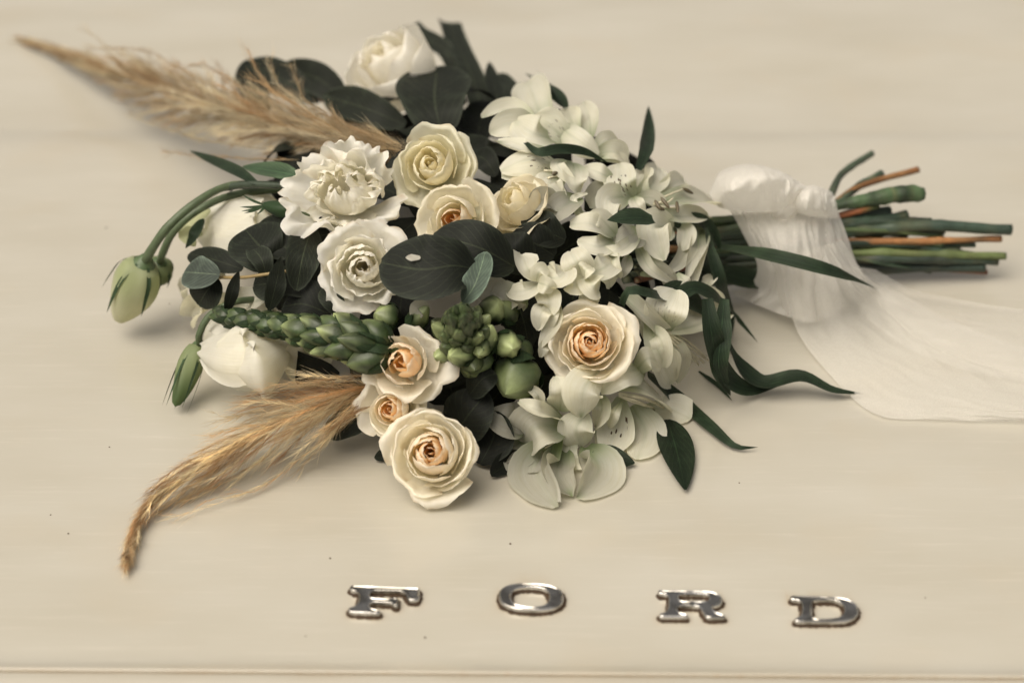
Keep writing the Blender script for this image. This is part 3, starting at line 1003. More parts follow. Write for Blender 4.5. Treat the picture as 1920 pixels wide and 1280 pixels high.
flower('alstroemeria with streaked throat and long stamens, lower right of the bouquet', 1170, 770, [
    ([(1145,728,4),(1200,728,16),(1258,768,8)], 48, dict(cup=0.3, n=(0,0.8,1), tone=0.95)),
    ([(1165,752,8),(1150,775,18),(1140,802,12)], 22, dict(cup=-0.3, ruf=0.1)),
    ([(1165,745,0),(1155,800,14),(1140,852,4)], 66, dict(cup=0.35, sp=1.0, tw=0, n=(0,0,1))),
    ([(1185,760,-2),(1210,810,10),(1195,858,2)], 72, dict(cup=-0.2, k='round', tone=0.95, tw=0)),
    ([(1205,765,-4),(1255,768,6),(1294,784,0)], 62, dict(cup=0.25, k='wide', tone=0.93)),
    ([(1120,795,0),(1128,830,6),(1135,855,2)], 26, dict(tone=0.8)),
  ], stamens=[[(1160,738,6),(1195,745,16),(1232,756,14)], [(1160,740,6),(1190,750,16),(1225,765,14)], [(1160,742,6),(1185,752,14),(1215,762,14)], [(1160,736,6),(1205,745,18),(1245,765,12)]],
  anthers=[(1224,772,-1.0,12,16)],
  leaves=[([(1214,702,14),(1270,748,16),(1330,798,6),(1378,836,0),(1422,838,0)], 30, dict(n=(0.3,0.3,1), cup=0.2, twist=0.3)),
          ([(1252,786,6),(1270,850,10),(1285,918,0)], 62, dict(k='lance', n=(0.1,0,1), tone=0.6, cup=0.15)),
          ([(1110,850,-8),(1150,860,-4),(1190,868,-6)], 44, dict(k='lance', tone=0.6)),
          ([(1310,696,-8),(1345,722,-4),(1373,751,-6)], 9, dict())])
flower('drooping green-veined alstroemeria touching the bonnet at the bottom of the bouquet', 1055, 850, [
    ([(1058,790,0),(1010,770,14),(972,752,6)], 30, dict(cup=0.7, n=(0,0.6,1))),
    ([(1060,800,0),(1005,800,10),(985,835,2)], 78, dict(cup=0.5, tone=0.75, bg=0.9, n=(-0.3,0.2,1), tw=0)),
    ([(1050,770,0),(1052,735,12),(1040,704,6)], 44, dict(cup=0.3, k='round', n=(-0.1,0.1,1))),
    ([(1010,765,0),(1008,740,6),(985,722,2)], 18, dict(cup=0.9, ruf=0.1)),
    ([(1045,820,6),(1008,880,26),(1042,948,10)], 80, dict(cup=0.75, ruf=0.12, tone=0.62, bg=1.0, n=(-0.2,0,1), tw=0)),  # darker tone on the lobes: depth shading painted in
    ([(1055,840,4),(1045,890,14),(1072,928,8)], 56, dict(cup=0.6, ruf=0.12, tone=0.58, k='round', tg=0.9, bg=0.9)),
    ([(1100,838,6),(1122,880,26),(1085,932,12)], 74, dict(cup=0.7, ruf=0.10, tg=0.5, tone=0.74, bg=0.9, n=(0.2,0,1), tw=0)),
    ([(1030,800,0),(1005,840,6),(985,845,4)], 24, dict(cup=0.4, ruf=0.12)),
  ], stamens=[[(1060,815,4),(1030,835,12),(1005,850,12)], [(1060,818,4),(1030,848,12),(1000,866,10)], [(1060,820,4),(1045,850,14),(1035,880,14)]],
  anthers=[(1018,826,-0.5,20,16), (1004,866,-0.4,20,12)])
flower('shaded grey-green alstroemeria bloom low in the bouquet, right of the lowest rose', 965, 840, [  # low tones: the shade down here is painted into the petals
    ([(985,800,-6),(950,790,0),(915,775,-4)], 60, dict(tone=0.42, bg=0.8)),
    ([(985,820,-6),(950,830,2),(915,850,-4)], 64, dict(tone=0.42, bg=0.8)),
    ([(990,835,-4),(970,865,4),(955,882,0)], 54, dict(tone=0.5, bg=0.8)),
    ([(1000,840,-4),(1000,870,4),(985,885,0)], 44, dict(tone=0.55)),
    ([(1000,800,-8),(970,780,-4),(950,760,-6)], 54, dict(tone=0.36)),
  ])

# ------------------------------------------------------------------ stock blossoms: small rounded white florets
GS = 'small white stock blossoms in the bouquet'
flower('small white stock blossom with lobed petals, just right of the big dark eucalyptus leaf', 1010, 520, [
    ([(1015,525,4),(990,505,14),(978,474,8)], 44, dict(k='wide', bg=0.1, tg=0)),
    ([(1010,520,6),(1048,520,16),(1062,500,8)], 52, dict(k='round', bg=0.1, tg=0)),
    ([(1010,530,4),(985,545,12),(950,545,4)], 42, dict(k='round', bg=0.1, tg=0)),
    ([(1015,535,4),(1030,565,12),(1025,590,4)], 42, dict(k='round', bg=0.2, tg=0)),
    ([(1005,528,10),(1012,508,18),(1030,505,16)], 30, dict(k='round', bg=0.1, tg=0)),
    ([(1010,530,12),(1025,535,20),(1040,545,16)], 30, dict(k='round', bg=0.1, tg=0)),
  ], name='stock_blossom', cat='stock flower', group=GS)
flower('small white stock blossom with curled petals, directly above the open peach-hearted rose', 1100, 515, [
    ([(1100,520,4),(1080,490,16),(1068,468,10)], 52, dict(k='round', bg=0.1, tg=0)),
    ([(1105,515,4),(1135,500,12),(1150,488,4)], 50, dict(k='round', bg=0.2, tg=0, tone=0.9)),
    ([(1100,525,6),(1078,535,16),(1060,535,8)], 34, dict(bg=0.1, tg=0.2)),
    ([(1100,520,10),(1112,535,20),(1125,548,12)], 46, dict(k='round', bg=0.1, tg=0)),
    ([(1095,520,12),(1098,505,20),(1112,500,18)], 30, dict(k='round', bg=0.1, tg=0)),
    ([(1115,540,0),(1105,560,6),(1110,580,0)], 34, dict(bg=0.3, tone=0.9)),
    ([(1125,520,0),(1140,525,4),(1145,540,0)], 24, dict(bg=0.1)),
  ], name='stock_blossom', cat='stock flower', group=GS)
flower('pale stock buds pressed against the left rim of the open peach-hearted rose', 1020, 600, [
    ([(1035,580,0),(1015,585,12),(1008,620,6)], 34, dict(k='round', bg=0.3, tg=0.2)),
    ([(1040,560,0),(1030,590,10),(1020,625,4)], 30, dict(bg=0.4, tone=0.85)),
    ([(1048,570,0),(1040,600,8),(1012,650,2)], 26, dict(bg=0.5, tone=0.85)),
    ([(1035,640,-4),(1020,650,2),(1014,670,0)], 20, dict(tone=0.8)),
  ], name='stock_blossom', cat='stock flower', group=GS)
flower('half-shaded greenish stock blossom between the eucalyptus leaf and the snapdragon buds', 930, 560, [  # toned-down petals carry the shade in their colour
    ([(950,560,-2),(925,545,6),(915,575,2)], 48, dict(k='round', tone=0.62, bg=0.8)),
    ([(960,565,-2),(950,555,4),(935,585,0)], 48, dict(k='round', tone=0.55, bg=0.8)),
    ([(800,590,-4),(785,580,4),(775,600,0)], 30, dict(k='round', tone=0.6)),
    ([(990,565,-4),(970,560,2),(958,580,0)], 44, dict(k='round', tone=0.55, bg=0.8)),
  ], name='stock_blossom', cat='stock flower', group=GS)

# ------------------------------------------------------------------ snapdragons: spikes of green buds
def snap(label, axis_pts, buds, seed, radial, tipcol=(0.36, 0.42, 0.19)):
    rnd = random.Random(seed)
    o = thing('snapdragon', label, 'snapdragon', axis_pts[0], 'green snapdragon spikes in the bouquet')
    tube('stem', axis_pts, 0.0022, M_STEM, o, (0.06, 0.11, 0.04), 14, 8)
    for (a, b, r, pale) in buds:
        gk = rnd.uniform(0.75, 1.3)
        g = (0.028*gk, 0.046*gk, 0.014*gk)
        sz = rnd.uniform(0.8, 1.2)
        r = r*sz
        b = a+(b-a)*rnd.uniform(0.85, 1.15)
        bd = spindle('bud', a, b, lambda t, r=r: r*(max(0.0, math.sin(math.pi*(0.03+0.96*t**0.8)))**0.8), M_GREEN, o,
                     lambda t, th, g=g, pale=pale, q=rnd.random()*9: tuple(c*(1+0.8*nz(t*3+q, math.cos(th)*1.5, math.sin(th)*1.5)) for c in mix(g, tipcol, pale*sm(0.45, 0.95, t)+0.12*max(0, nz(t*6+q, math.cos(th)*4, q)))), 14, 16, lobes=5, lobe_amp=0.22)
        ax = (b-a)
        L = ax.length
        axn = ax.normalized()
        x = axn.cross(V((0.3, 0.2, 1))).normalized()
        y = axn.cross(x)
        for k in range(3):
            th = k*2.1+rnd.random()
            d = x*math.cos(th)+y*math.sin(th)
            blade('sepal', [a-axn*L*0.05+d*r*0.5, a+axn*L*0.25+d*r*1.12, a+axn*L*0.62+d*r*1.06], r*1.35, M_BLADE, bd,
                  lambda t, s: (0.022, 0.038, 0.017), 'lance', nrm=d, cup=-0.35, nu=7, nv=5)
    return o

def spike_buds(axis_pts, n, r0, r1, seed, spread=1.0):
    rnd = random.Random(seed)
    C = catmull(axis_pts, 60)
    out = []
    for i in range(n):
        u = i/(n-1)
        q = C[int(2+u*56)]
        q2 = C[min(60, int(2+u*56)+2)]
        tg = (C[min(60, int(2+u*56)+2)]-C[max(0, int(2+u*56)-2)]).normalized()
        x = tg.cross(V((0.3, 0.2, 1))).normalized()
        y = tg.cross(x)
        th = i*2.4+rnd.uniform(-0.2, 0.2)
        d = x*math.cos(th)+y*math.sin(th)
        r = r0+(r1-r0)*u**0.8
        a = q+d*r*0.35*spread
        b = a+(d*(0.62*spread)*(1-0.8*u)+tg*(0.9+0.6*u)).normalized()*r*3.4
        out.append((a, b, r, (1-u)**1.2*0.9 if rnd.random() < 0.55 else 0.15*(1-u)))
    return out
ax1 = [S(735, 655, 2), S(640, 632, 10), S(540, 612, 10), S(440, 600, 8), S(412, 594, 6)]
# keep the spike near one height
ax1 = [W(745,660,0.062), W(660,640,0.064), W(560,618,0.060), W(470,604,0.056), W(416,592,0.054)]
snap('long green snapdragon spike of tight buds pointing left', ax1, spike_buds(ax1, 58, 0.0064, 0.0034, 5), 5, 1)
e1 = S(862, 600, 30)
e0 = S(872, 648, -8)
ax2 = [e0, S(868, 622, 14), e1]
b2 = spike_buds(ax2, 40, 0.0068, 0.0036, 8, 1.5)
for (x1, y1, o1, x2, y2, o2, r, pale) in [
    (905,660,0, 922,608,18, 0.0060, 1.0), (945,640,-2, 962,655,18, 0.0066, 1.0), (915,590,-4, 935,568,12, 0.0062, 0.8),
    (960,600,-8, 940,570,6, 0.0075, 0.35), (880,660,4, 845,668,22, 0.0052, 0.8), (905,640,6, 898,668,22, 0.0052, 0.7),
    (895,660,-6, 880,710,8, 0.0095, 0.25), (985,680,-10, 950,735,6, 0.0105, 0.45), (960,640,-12, 975,690,0, 0.0095, 0.1), (770,612,-10, 800,578,4, 0.006, 0.7),
    (740,600,-8, 700,585,4, 0.006, 0.5), (690,640,-2, 658,608,14, 0.0055, 0.9)]:
    b2.append((S(x1, y1, o1), S(x2, y2, o2), r, pale))
snap('green snapdragon head seen end-on, with pale yellow-green bud tips round it', ax2, b2, 9, 1)

# ------------------------------------------------------------------ lisianthus buds on bent stems
GB = 'lisianthus buds at the left of the bouquet'
SG = (0.075, 0.105, 0.05)
def lbud(label, a, b, r, stem, stemr, seed, col, sepals, lobes=5):
    random.seed(seed)
    o = thing('lisianthus_bud', label, 'flower bud', a, GB)
    spindle('bud', a, b, lambda t: r*(max(0.0, math.sin(math.pi*(0.06+0.92*t**0.72)))**0.6), M_PETAL, o, col, 20, 24, lobes=3, twist=1.4, lobe_amp=0.16)
    if stem:
        tube('stem', stem, stemr, M_STEM, o, SG, 24, 8)
    ax = (b-a).normalized()
    L = (b-a).length
    x = ax.cross(V((0.3, 0.2, 1))).normalized()
    y = ax.cross(x)
    spindle('calyx', a-ax*L*0.10, a+ax*L*0.14, lambda t: r*(0.20+0.55*t), M_GREEN, o, lambda t, th: (0.07, 0.11, 0.045), 8, 12)
    for (th, reach, out_) in sepals:
        d = x*math.cos(th)+y*math.sin(th)
        blade('sepal', [a+d*r*0.4, a+ax*L*0.22*reach+d*r*(0.98+0.1*out_), a+ax*L*0.5*reach+d*r*(1.08+out_*0.4), a+ax*L*0.8*reach+d*r*(1.0+out_)], r*0.22, M_BLADE, o,
              lambda t, s: (0.035, 0.06, 0.03), 'grass', nrm=d, nu=12, nv=4)
    return o
def budcol(t, th):
    return mix((0.42, 0.47, 0.26), (0.70, 0.70, 0.52), sm(0.1, 0.75, t)+0.2*math.sin(th*3+t*4))
lbud('large pale green lisianthus bud hanging down at the far left on a bent stem', W(272, 490, 0.050), W(222, 602, 0.011), 0.0125,
     [W(560,345,0.085), W(500,347,0.086), W(430,348,0.086), W(370,378,0.084), W(315,425,0.074), W(280,475,0.057), W(272,492,0.050)], lambda t: 0.0018+0.0009*t, 31, budcol,
     [(0.4,0.9,0.02),(1.7,0.7,0.5),(2.9,1.0,0.05),(4.2,0.9,0.35),(5.4,0.8,0.1)])
lbud('smaller green bud hidden behind the large hanging bud', W(300, 490, 0.040), W(292, 532, 0.024), 0.0085,
     [W(560,352,0.078), W(440,365,0.078), W(370,395,0.074), W(325,435,0.062), W(303,480,0.046), W(300,492,0.040)], 0.0022, 32, lambda t, th: (0.22, 0.27, 0.13),
     [(0.6,1.0,0.05),(2.4,0.9,0.1),(4.6,1.0,0.1)])
lbud('narrow green lisianthus bud resting on the bonnet beside the white side-lying bloom', W(372, 645, 0.028), W(328, 762, 0.006), 0.0066,
     [W(500,560,0.05), W(440,566,0.055), W(395,590,0.048), W(374,625,0.038), W(374,645,0.030)], 0.0019, 33, lambda t, th: mix((0.30, 0.36, 0.18), (0.12, 0.18, 0.07), sm(0.3, 0.9, t)),
     [(0.3,1.3,0.1),(1.5,1.3,0.2),(2.8,1.35,0.1),(4.1,1.3,0.3),(5.2,1.35,0.1)])
o = lbud('tiny dark green bud with needle-like sepals in front of the greenish white bloom', S(545, 398, 12), S(492, 384, 16), 0.0042,
     [S(600,410,-10), S(570,403,6), S(545,398,12)], 0.0016, 34, lambda t, th: (0.04, 0.08, 0.03), [])
for (x, y) in [(455,366),(450,388),(453,396),(458,400),(482,402)]:
    blade('sepal', [S(498,385,16), S((498+x)/2,(387+y)/2+1,18), S(x,y,18)], 5*PX, M_BLADE, o, lambda t, s: (0.03, 0.05, 0.025), 'lance', nu=8, nv=2)
random.seed(77)

# extra lisianthus leaves on the left
EG = 'leaf sprays in the bouquet'
o = thing('lisianthus_spray', 'pale narrow lisianthus leaves under the large pampas plume at left', 'leaf spray', S(520, 335, -5))
tube('stem', [S(620,360,-8), S(560,350,0), S(470,346,4), S(420,352,4)], 0.002, M_STEM, o, (0.035, 0.05, 0.03), 12, 8)
addleaf(o, [(480,345,6),(440,320,8),(355,282,4)], 26, dict(n=(0,0.6,1)))
addleaf(o, [(560,330,6),(520,322,10),(455,312,6)], 40, dict(n=(0,0.6,1), tone=2.6, k='lance'))
addleaf(o, [(380,410,0),(365,440,4),(348,465,0)], 26, dict(k='lance', n=(-0.4,0.3,1)))
pp(o, [S(395,395,-8), S(350,415,0), S(332,425,-2)], 40, lambda t, s: (0.55, 0.58, 0.36), 'round', cup=0.3, label='pale green leaf')
pp(o, [S(380,440,-8), S(350,440,-2), S(366,462,-6)], 30, lambda t, s: (0.55, 0.58, 0.36), 'round', cup=0.3, label='pale green leaf')
# blooms seen from the side: broad petals wrapped round, built one by one
CV = dict(bg=0.12, tg=0, tw=0.05, roll=0.10, base=(0.86, 0.85, 0.77))
def cv(**k):
    d = dict(CV)
    d.update(k)
    return d
flower('half-closed white lisianthus lying on its side under the snapdragon spike', 535, 655, [
    ([(545,640,20),(460,620,20),(380,640,14)], 100, cv(cup=0.4, k='round')),
    ([(545,640,34),(465,595,46),(394,588,36)], 96, cv(cup=-0.3, k='petal', n=(0,0.9,0.6), ruf=0.10)),
    ([(545,648,32),(470,625,54),(400,640,46)], 104, cv(cup=-0.45, k='round', n=(-0.1,0.5,1), ruf=0.08)),
    ([(545,655,30),(455,668,50),(362,655,32)], 104, cv(cup=-0.35, k='petal', n=(-0.1,0.1,1), ruf=0.12)),
    ([(545,655,28),(480,700,40),(424,734,12)], 104, cv(cup=-0.4, k='petal', n=(0.1,-0.3,1), ruf=0.10)),
    ([(550,652,36),(490,690,50),(420,690,40)], 92, cv(cup=-0.45, k='petal', n=(0.1,-0.1,1), ruf=0.10)),
  ], name='lisianthus', cat='lisianthus', group=GL, ground=20, mat=M_PETAL)
flower('greenish white lisianthus seen side-on, behind the hanging bud stems', 545, 430, [
    ([(555,430,50),(470,410,52),(385,410,48)], 90, cv(cup=0.4, k='round')),
    ([(560,420,62),(485,368,76),(408,358,68)], 84, cv(cup=-0.3, k='wide', n=(0,0.8,0.6), bg=0.3, ruf=0.09)),
    ([(560,430,60),(480,402,82),(376,386,66)], 96, cv(cup=-0.4, k='wide', n=(-0.1,0.4,1), bg=0.4, ruf=0.09)),
    ([(560,435,56),(475,446,76),(366,436,56)], 100, cv(cup=-0.4, k='petal', n=(-0.1,0.1,1), bg=0.35, ruf=0.09)),
    ([(560,440,52),(500,466,66),(418,478,46)], 92, cv(cup=-0.45, k='petal', n=(0.1,-0.3,1), bg=0.35, ruf=0.09)),
  ], name='lisianthus', cat='lisianthus', group=GL, ground=50, mat=M_PETAL)
# drooping blooms behind
flower('blurred pale pinkish lisianthus petals low at left behind the round eucalyptus leaves', 385, 560, [
    ([(420,520,60),(360,530,34),(340,562,14)], 60, dict(k='round', bg=0, tg=0)),
    ([(430,560,40),(380,585,22),(362,612,8)], 50, dict(k='round', bg=0, tg=0)),
    ([(500,560,60),(450,572,44),(425,585,30)], 60, dict(k='round', bg=0, tg=0)),
    ([(400,560,50),(365,570,24),(352,595,8)], 44, dict(k='wide', bg=0, tg=0)),
  ], name='lisianthus', cat='lisianthus', group=GL, ground=40, mat=M_PETAL)
flower('pale lisianthus petal hanging below the snapdragon spike, above the small pampas plume', 580, 640, [
    ([(600,610,55),(575,660,34),(585,715,12)], 82, dict(k='round', bg=0, tg=0, tone=0.95)),
    ([(570,610,50),(555,650,28),(548,690,14)], 60, dict(k='round', bg=0, tg=0, tone=0.9)),
    ([(580,600,55),(600,650,30),(612,690,10)], 50, dict(k='round', bg=0, tg=0, tone=0.9)),
  ], name='lisianthus', cat='lisianthus', group=GL, ground=50, mat=M_PETAL)

# ------------------------------------------------------------------ eucalyptus: round dusky leaves
GE = 'eucalyptus sprigs in the bouquet'
EU = (0.0115, 0.0138, 0.0098)
def eleaf(o, pts, w_, tone=1.0, k='round', n=None, off_plane=None, label=None, cup=0.12, ruf=0.03, tint=None):
    PP = []
    for q in pts:
        PP.append(S(*q) if off_plane is None else W(q[0], q[1], q[2]/1000))
    if len(PP) == 2:
        PP = [PP[0], (PP[0]+PP[1])*0.5-FW*0.003, PP[1]]
    base = tint or EU
    b = tuple(c*tone for c in base)
    br = tuple(c*2.6 for c in b)
    return blade('leaf', PP, w_*PX, M_LEAF, o, lambda t, s: mix(b, br, 0.7*max(abs(s)**10, sm(0.96, 1, t))), k, nrm=view(*(n or (random.uniform(-0.3, 0.3), random.uniform(0, 0.5), 1))),
                 cup=cup, ruf=ruf, rf=3, nu=16, nv=10, label=label)
def sprig(label, base):
    return thing('eucalyptus_sprig', label, 'eucalyptus', base, GE)

o = sprig('dark wavy eucalyptus leaves behind the large pampas plume, left of the top rose', W(600, 180, 0.07))
eleaf(o, [(600,190,66),(530,150,74),(462,118,70)], 74, off_plane=1, ruf=0.06)
eleaf(o, [(500,215,70),(470,160,72),(470,112,72)], 60, 0.9, off_plane=1)
eleaf(o, [(655,205,66),(600,150,78),(525,128,72)], 70, 1.0, off_plane=1, ruf=0.08)
eleaf(o, [(760,235,84),(690,205,90),(608,180,80)], 74, 1.2, off_plane=1, ruf=0.05)
eleaf(o, [(760,250,70),(700,235,74),(620,220,66)], 80, 0.8, off_plane=1)
tube('stem', [W(760,245,0.06), W(640,200,0.066), W(560,175,0.066)], 0.0014, M_STEM, o, (0.12, 0.07, 0.04))
o = sprig('big round eucalyptus leaf in front of the top rose, with strap leaves rising behind', W(830, 230, 0.07))
eleaf(o, [(830,258,90),(815,190,104),(820,124,92)], 150, 1.05, off_plane=1, n=(0,0.1,1), ruf=0.02)
eleaf(o, [(860,140,60),(835,95,70),(792,68,70),(772,48,66)], 40, 1.1, 'band', off_plane=1, n=(0.1,0.2,1), ruf=0.1)
eleaf(o, [(905,205,62),(880,130,72),(856,80,70),(842,42,64)], 52, 1.25, 'band', off_plane=1, n=(0.2,0.1,1), ruf=0.08)
eleaf(o, [(945,215,66),(930,175,74),(918,116,70)], 40, 1.1, 'lance', off_plane=1)
eleaf(o, [(960,220,66),(945,180,72),(935,138,68)], 66, 1.2, off_plane=1)
eleaf(o, [(900,270,76),(900,230,82),(925,195,76)], 80, 0.75, off_plane=1)
eleaf(o, [(900,300,80),(870,265,88),(860,225,80)], 90, 0.7, off_plane=1)
eleaf(o, [(960,290,84),(905,285,90),(860,262,84)], 56, 0.7, off_plane=1)
eleaf(o, [(930,330,90),(910,300,96),(885,290,90)], 50, 0.8, off_plane=1)
tube('stem', [W(900,270,0.06), W(880,160,0.06), W(850,100,0.06)], 0.0014, M_STEM, o, (0.12, 0.07, 0.04))
o = sprig('left eucalyptus sprig with two small round leaves at its tip', S(560, 500, -5))
eleaf(o, [(412,515,12),(378,512,18),(345,510,12)], 64, 1.9, n=(0,0.2,1), tint=(0.024,0.030,0.025))
eleaf(o, [(408,522,-4),(388,545,2),(372,572,-4)], 62, 1.3, n=(0,0,1))
eleaf(o, [(455,505,-4),(405,488,4),(355,475,0)], 52, 1.1)
eleaf(o, [(520,495,-4),(490,465,10),(460,430,4)], 100, 1.0)
eleaf(o, [(550,480,-4),(520,450,4),(480,425,2)], 84, 1.1, ruf=0.06)
eleaf(o, [(500,520,4),(490,485,14),(468,460,10)], 40, 1.5)
eleaf(o, [(585,425,2),(568,480,16),(556,545,6)], 62, 1.3, n=(0.3,0.1,1))
eleaf(o, [(560,520,-6),(510,530,2),(475,535,-4)], 60, 1.3)
eleaf(o, [(425,585,10),(436,545,18),(448,508,12)], 24, 0.9, 'lance', n=(0.5,0,1))
eleaf(o, [(505,582,10),(518,530,18),(528,482,10)], 34, 1.1, 'lance', n=(0.5,0,1))
eleaf(o, [(620,590,-6),(570,570,2),(530,575,-4)], 90, 0.65)
eleaf(o, [(600,540,-6),(560,520,0),(530,500,-4)], 90, 0.6)
eleaf(o, [(620,440,-8),(590,440,0),(560,425,-4)], 70, 0.7)
eleaf(o, [(640,590,-4),(622,560,4),(612,535,0)], 40, 1.2)
tube('stem', [S(560,505,4), S(500,514,10), S(455,520,10), S(412,520,4)], 0.0009, M_STEM, o, (0.26, 0.19, 0.08))
o = sprig('large pointed dark eucalyptus leaf across the centre, with a white fleck on it', S(900, 510, 0))
lf = eleaf(o, [(893,505,24),(850,498,34),(790,505,34),(714,492,26)], 114, 0.95, n=(0,0.25,1), ruf=0.02, cup=0.1)
cf_ = S(775, 483, 37)
vv = [cf_]
for k in range(10):
    a = k/10*2*math.pi
    vv.append(cf_+RT*(math.cos(a)*(12+1.2*math.sin(k*1.7))*PX)+UP*(math.sin(a)*(5.5+0.9*math.cos(k*1.9))*PX)-FW*0.0004*math.sin(k*2.2))
link('white_fleck', vv, [(0, 1+k, 1+(k+1) % 10) for k in range(10)], M_PETAL, lf, [(0.75, 0.72, 0.62, 0)]*11, [(0, 0, 0)]*11)
eleaf(o, [(965,500,10),(900,465,24),(812,440,20)], 92, 0.9, n=(0,0.4,1), ruf=0.06)
eleaf(o, [(868,568,20),(892,530,32),(910,472,24)], 46, 2.4, n=(-0.3,0.1,1), tint=(0.024,0.032,0.025))
eleaf(o, [(1000,500,-4),(960,470,6),(930,445,0)], 80, 0.7)
eleaf(o, [(1040,480,-6),(1000,455,2),(960,440,-2)], 70, 0.7)
eleaf(o, [(1060,450,0),(1020,430,6),(985,400,2)], 60, 0.9)
o = sprig('dark eucalyptus leaves peeping out below the two lower left roses', S(700, 800, -8))
eleaf(o, [(690,790,-4),(650,795,0),(608,808,-2)], 52, 1.0, off_plane=None)
eleaf(o, [(750,850,-8),(720,855,-6),(702,858,-6)], 26, 1.2)
eleaf(o, [(700,760,-14),(660,750,-10),(610,735,-10)], 60, 0.6)
o = sprig('dark eucalyptus leaves in the gap right of the small cream rose', S(900, 780, -8))
eleaf(o, [(850,820,-8),(880,775,0),(915,735,-2)], 90, 0.65)
eleaf(o, [(900,870,-8),(925,820,0),(930,770,-4)], 80, 0.7)
eleaf(o, [(920,890,-10),(955,870,-6),(1000,860,-8)], 50, 0.6)
eleaf(o, [(880,740,-2),(905,710,6),(930,700,2)], 50, 0.8)

# shaded foliage inside the bouquet, leaf by leaf, as sprigs by side
rnd = random.Random(3)
sect = [('left', 'shaded eucalyptus foliage inside the bouquet behind the round lisianthus'), ('right', 'shaded eucalyptus foliage inside the bouquet behind the alstroemeria'),
        ('back', 'shaded eucalyptus foliage inside the bouquet under the pale yellow-white rose')]
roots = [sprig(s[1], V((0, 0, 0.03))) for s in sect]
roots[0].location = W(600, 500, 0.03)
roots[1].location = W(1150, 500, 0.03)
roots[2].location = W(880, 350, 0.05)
k = 0
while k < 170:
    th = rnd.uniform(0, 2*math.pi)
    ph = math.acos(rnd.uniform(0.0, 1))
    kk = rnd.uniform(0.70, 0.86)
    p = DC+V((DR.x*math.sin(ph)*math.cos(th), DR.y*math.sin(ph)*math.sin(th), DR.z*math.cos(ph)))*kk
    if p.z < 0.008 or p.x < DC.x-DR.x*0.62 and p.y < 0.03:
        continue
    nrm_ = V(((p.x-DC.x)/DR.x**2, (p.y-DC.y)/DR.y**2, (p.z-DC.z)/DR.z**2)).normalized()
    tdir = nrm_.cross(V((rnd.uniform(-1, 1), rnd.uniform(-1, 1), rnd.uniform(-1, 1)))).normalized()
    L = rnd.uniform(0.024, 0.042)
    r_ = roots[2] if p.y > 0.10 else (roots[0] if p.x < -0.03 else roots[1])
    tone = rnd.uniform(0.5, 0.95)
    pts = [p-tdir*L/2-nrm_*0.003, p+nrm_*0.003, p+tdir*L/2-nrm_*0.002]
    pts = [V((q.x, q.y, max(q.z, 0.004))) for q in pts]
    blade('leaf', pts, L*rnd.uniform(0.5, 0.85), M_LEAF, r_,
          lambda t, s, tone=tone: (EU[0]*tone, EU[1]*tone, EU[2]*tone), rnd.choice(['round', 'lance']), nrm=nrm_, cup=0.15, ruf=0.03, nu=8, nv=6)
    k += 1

# long lily-like leaves lying on the bonnet at right
GV = 'long green alstroemeria leaves lying right of the bouquet'
o = thing('alstroemeria_leaf', 'longest wavy dark leaf lying on the bonnet, reaching right towards the sheer ribbon tail', 'leaf', W(1370, 650, 0.02), GV)
o.location = W(1370, 650, 0.02)
addleaf(o, [(1362,640,30),(1385,685,16),(1430,720,8),(1500,708,12),(1560,732,5),(1618,738,3)], 46, dict(g=True, n=(0,1,0.6), k='grass', tone=0.8))
o = thing('alstroemeria_leaf', 'dark hanging leaf that curls right at its foot, under the big side-on alstroemeria', 'leaf', W(1330, 560, 0.06), GV)
addleaf(o, [(1325,560,66),(1335,630,50),(1350,690,26),(1395,728,8),(1465,722,4)], 46, dict(g=True, n=(0.3,0.4,1), tone=0.9))
o = thing('alstroemeria_leaf', 'pointed dark leaf hanging straight down right of the long stamens', 'leaf', W(1350, 600, 0.05), GV)
addleaf(o, [(1358,560,58),(1352,630,46),(1348,690,30),(1370,742,6)], 36, dict(g=True, n=(0.2,0.3,1), tone=1.2, twist=0.5))

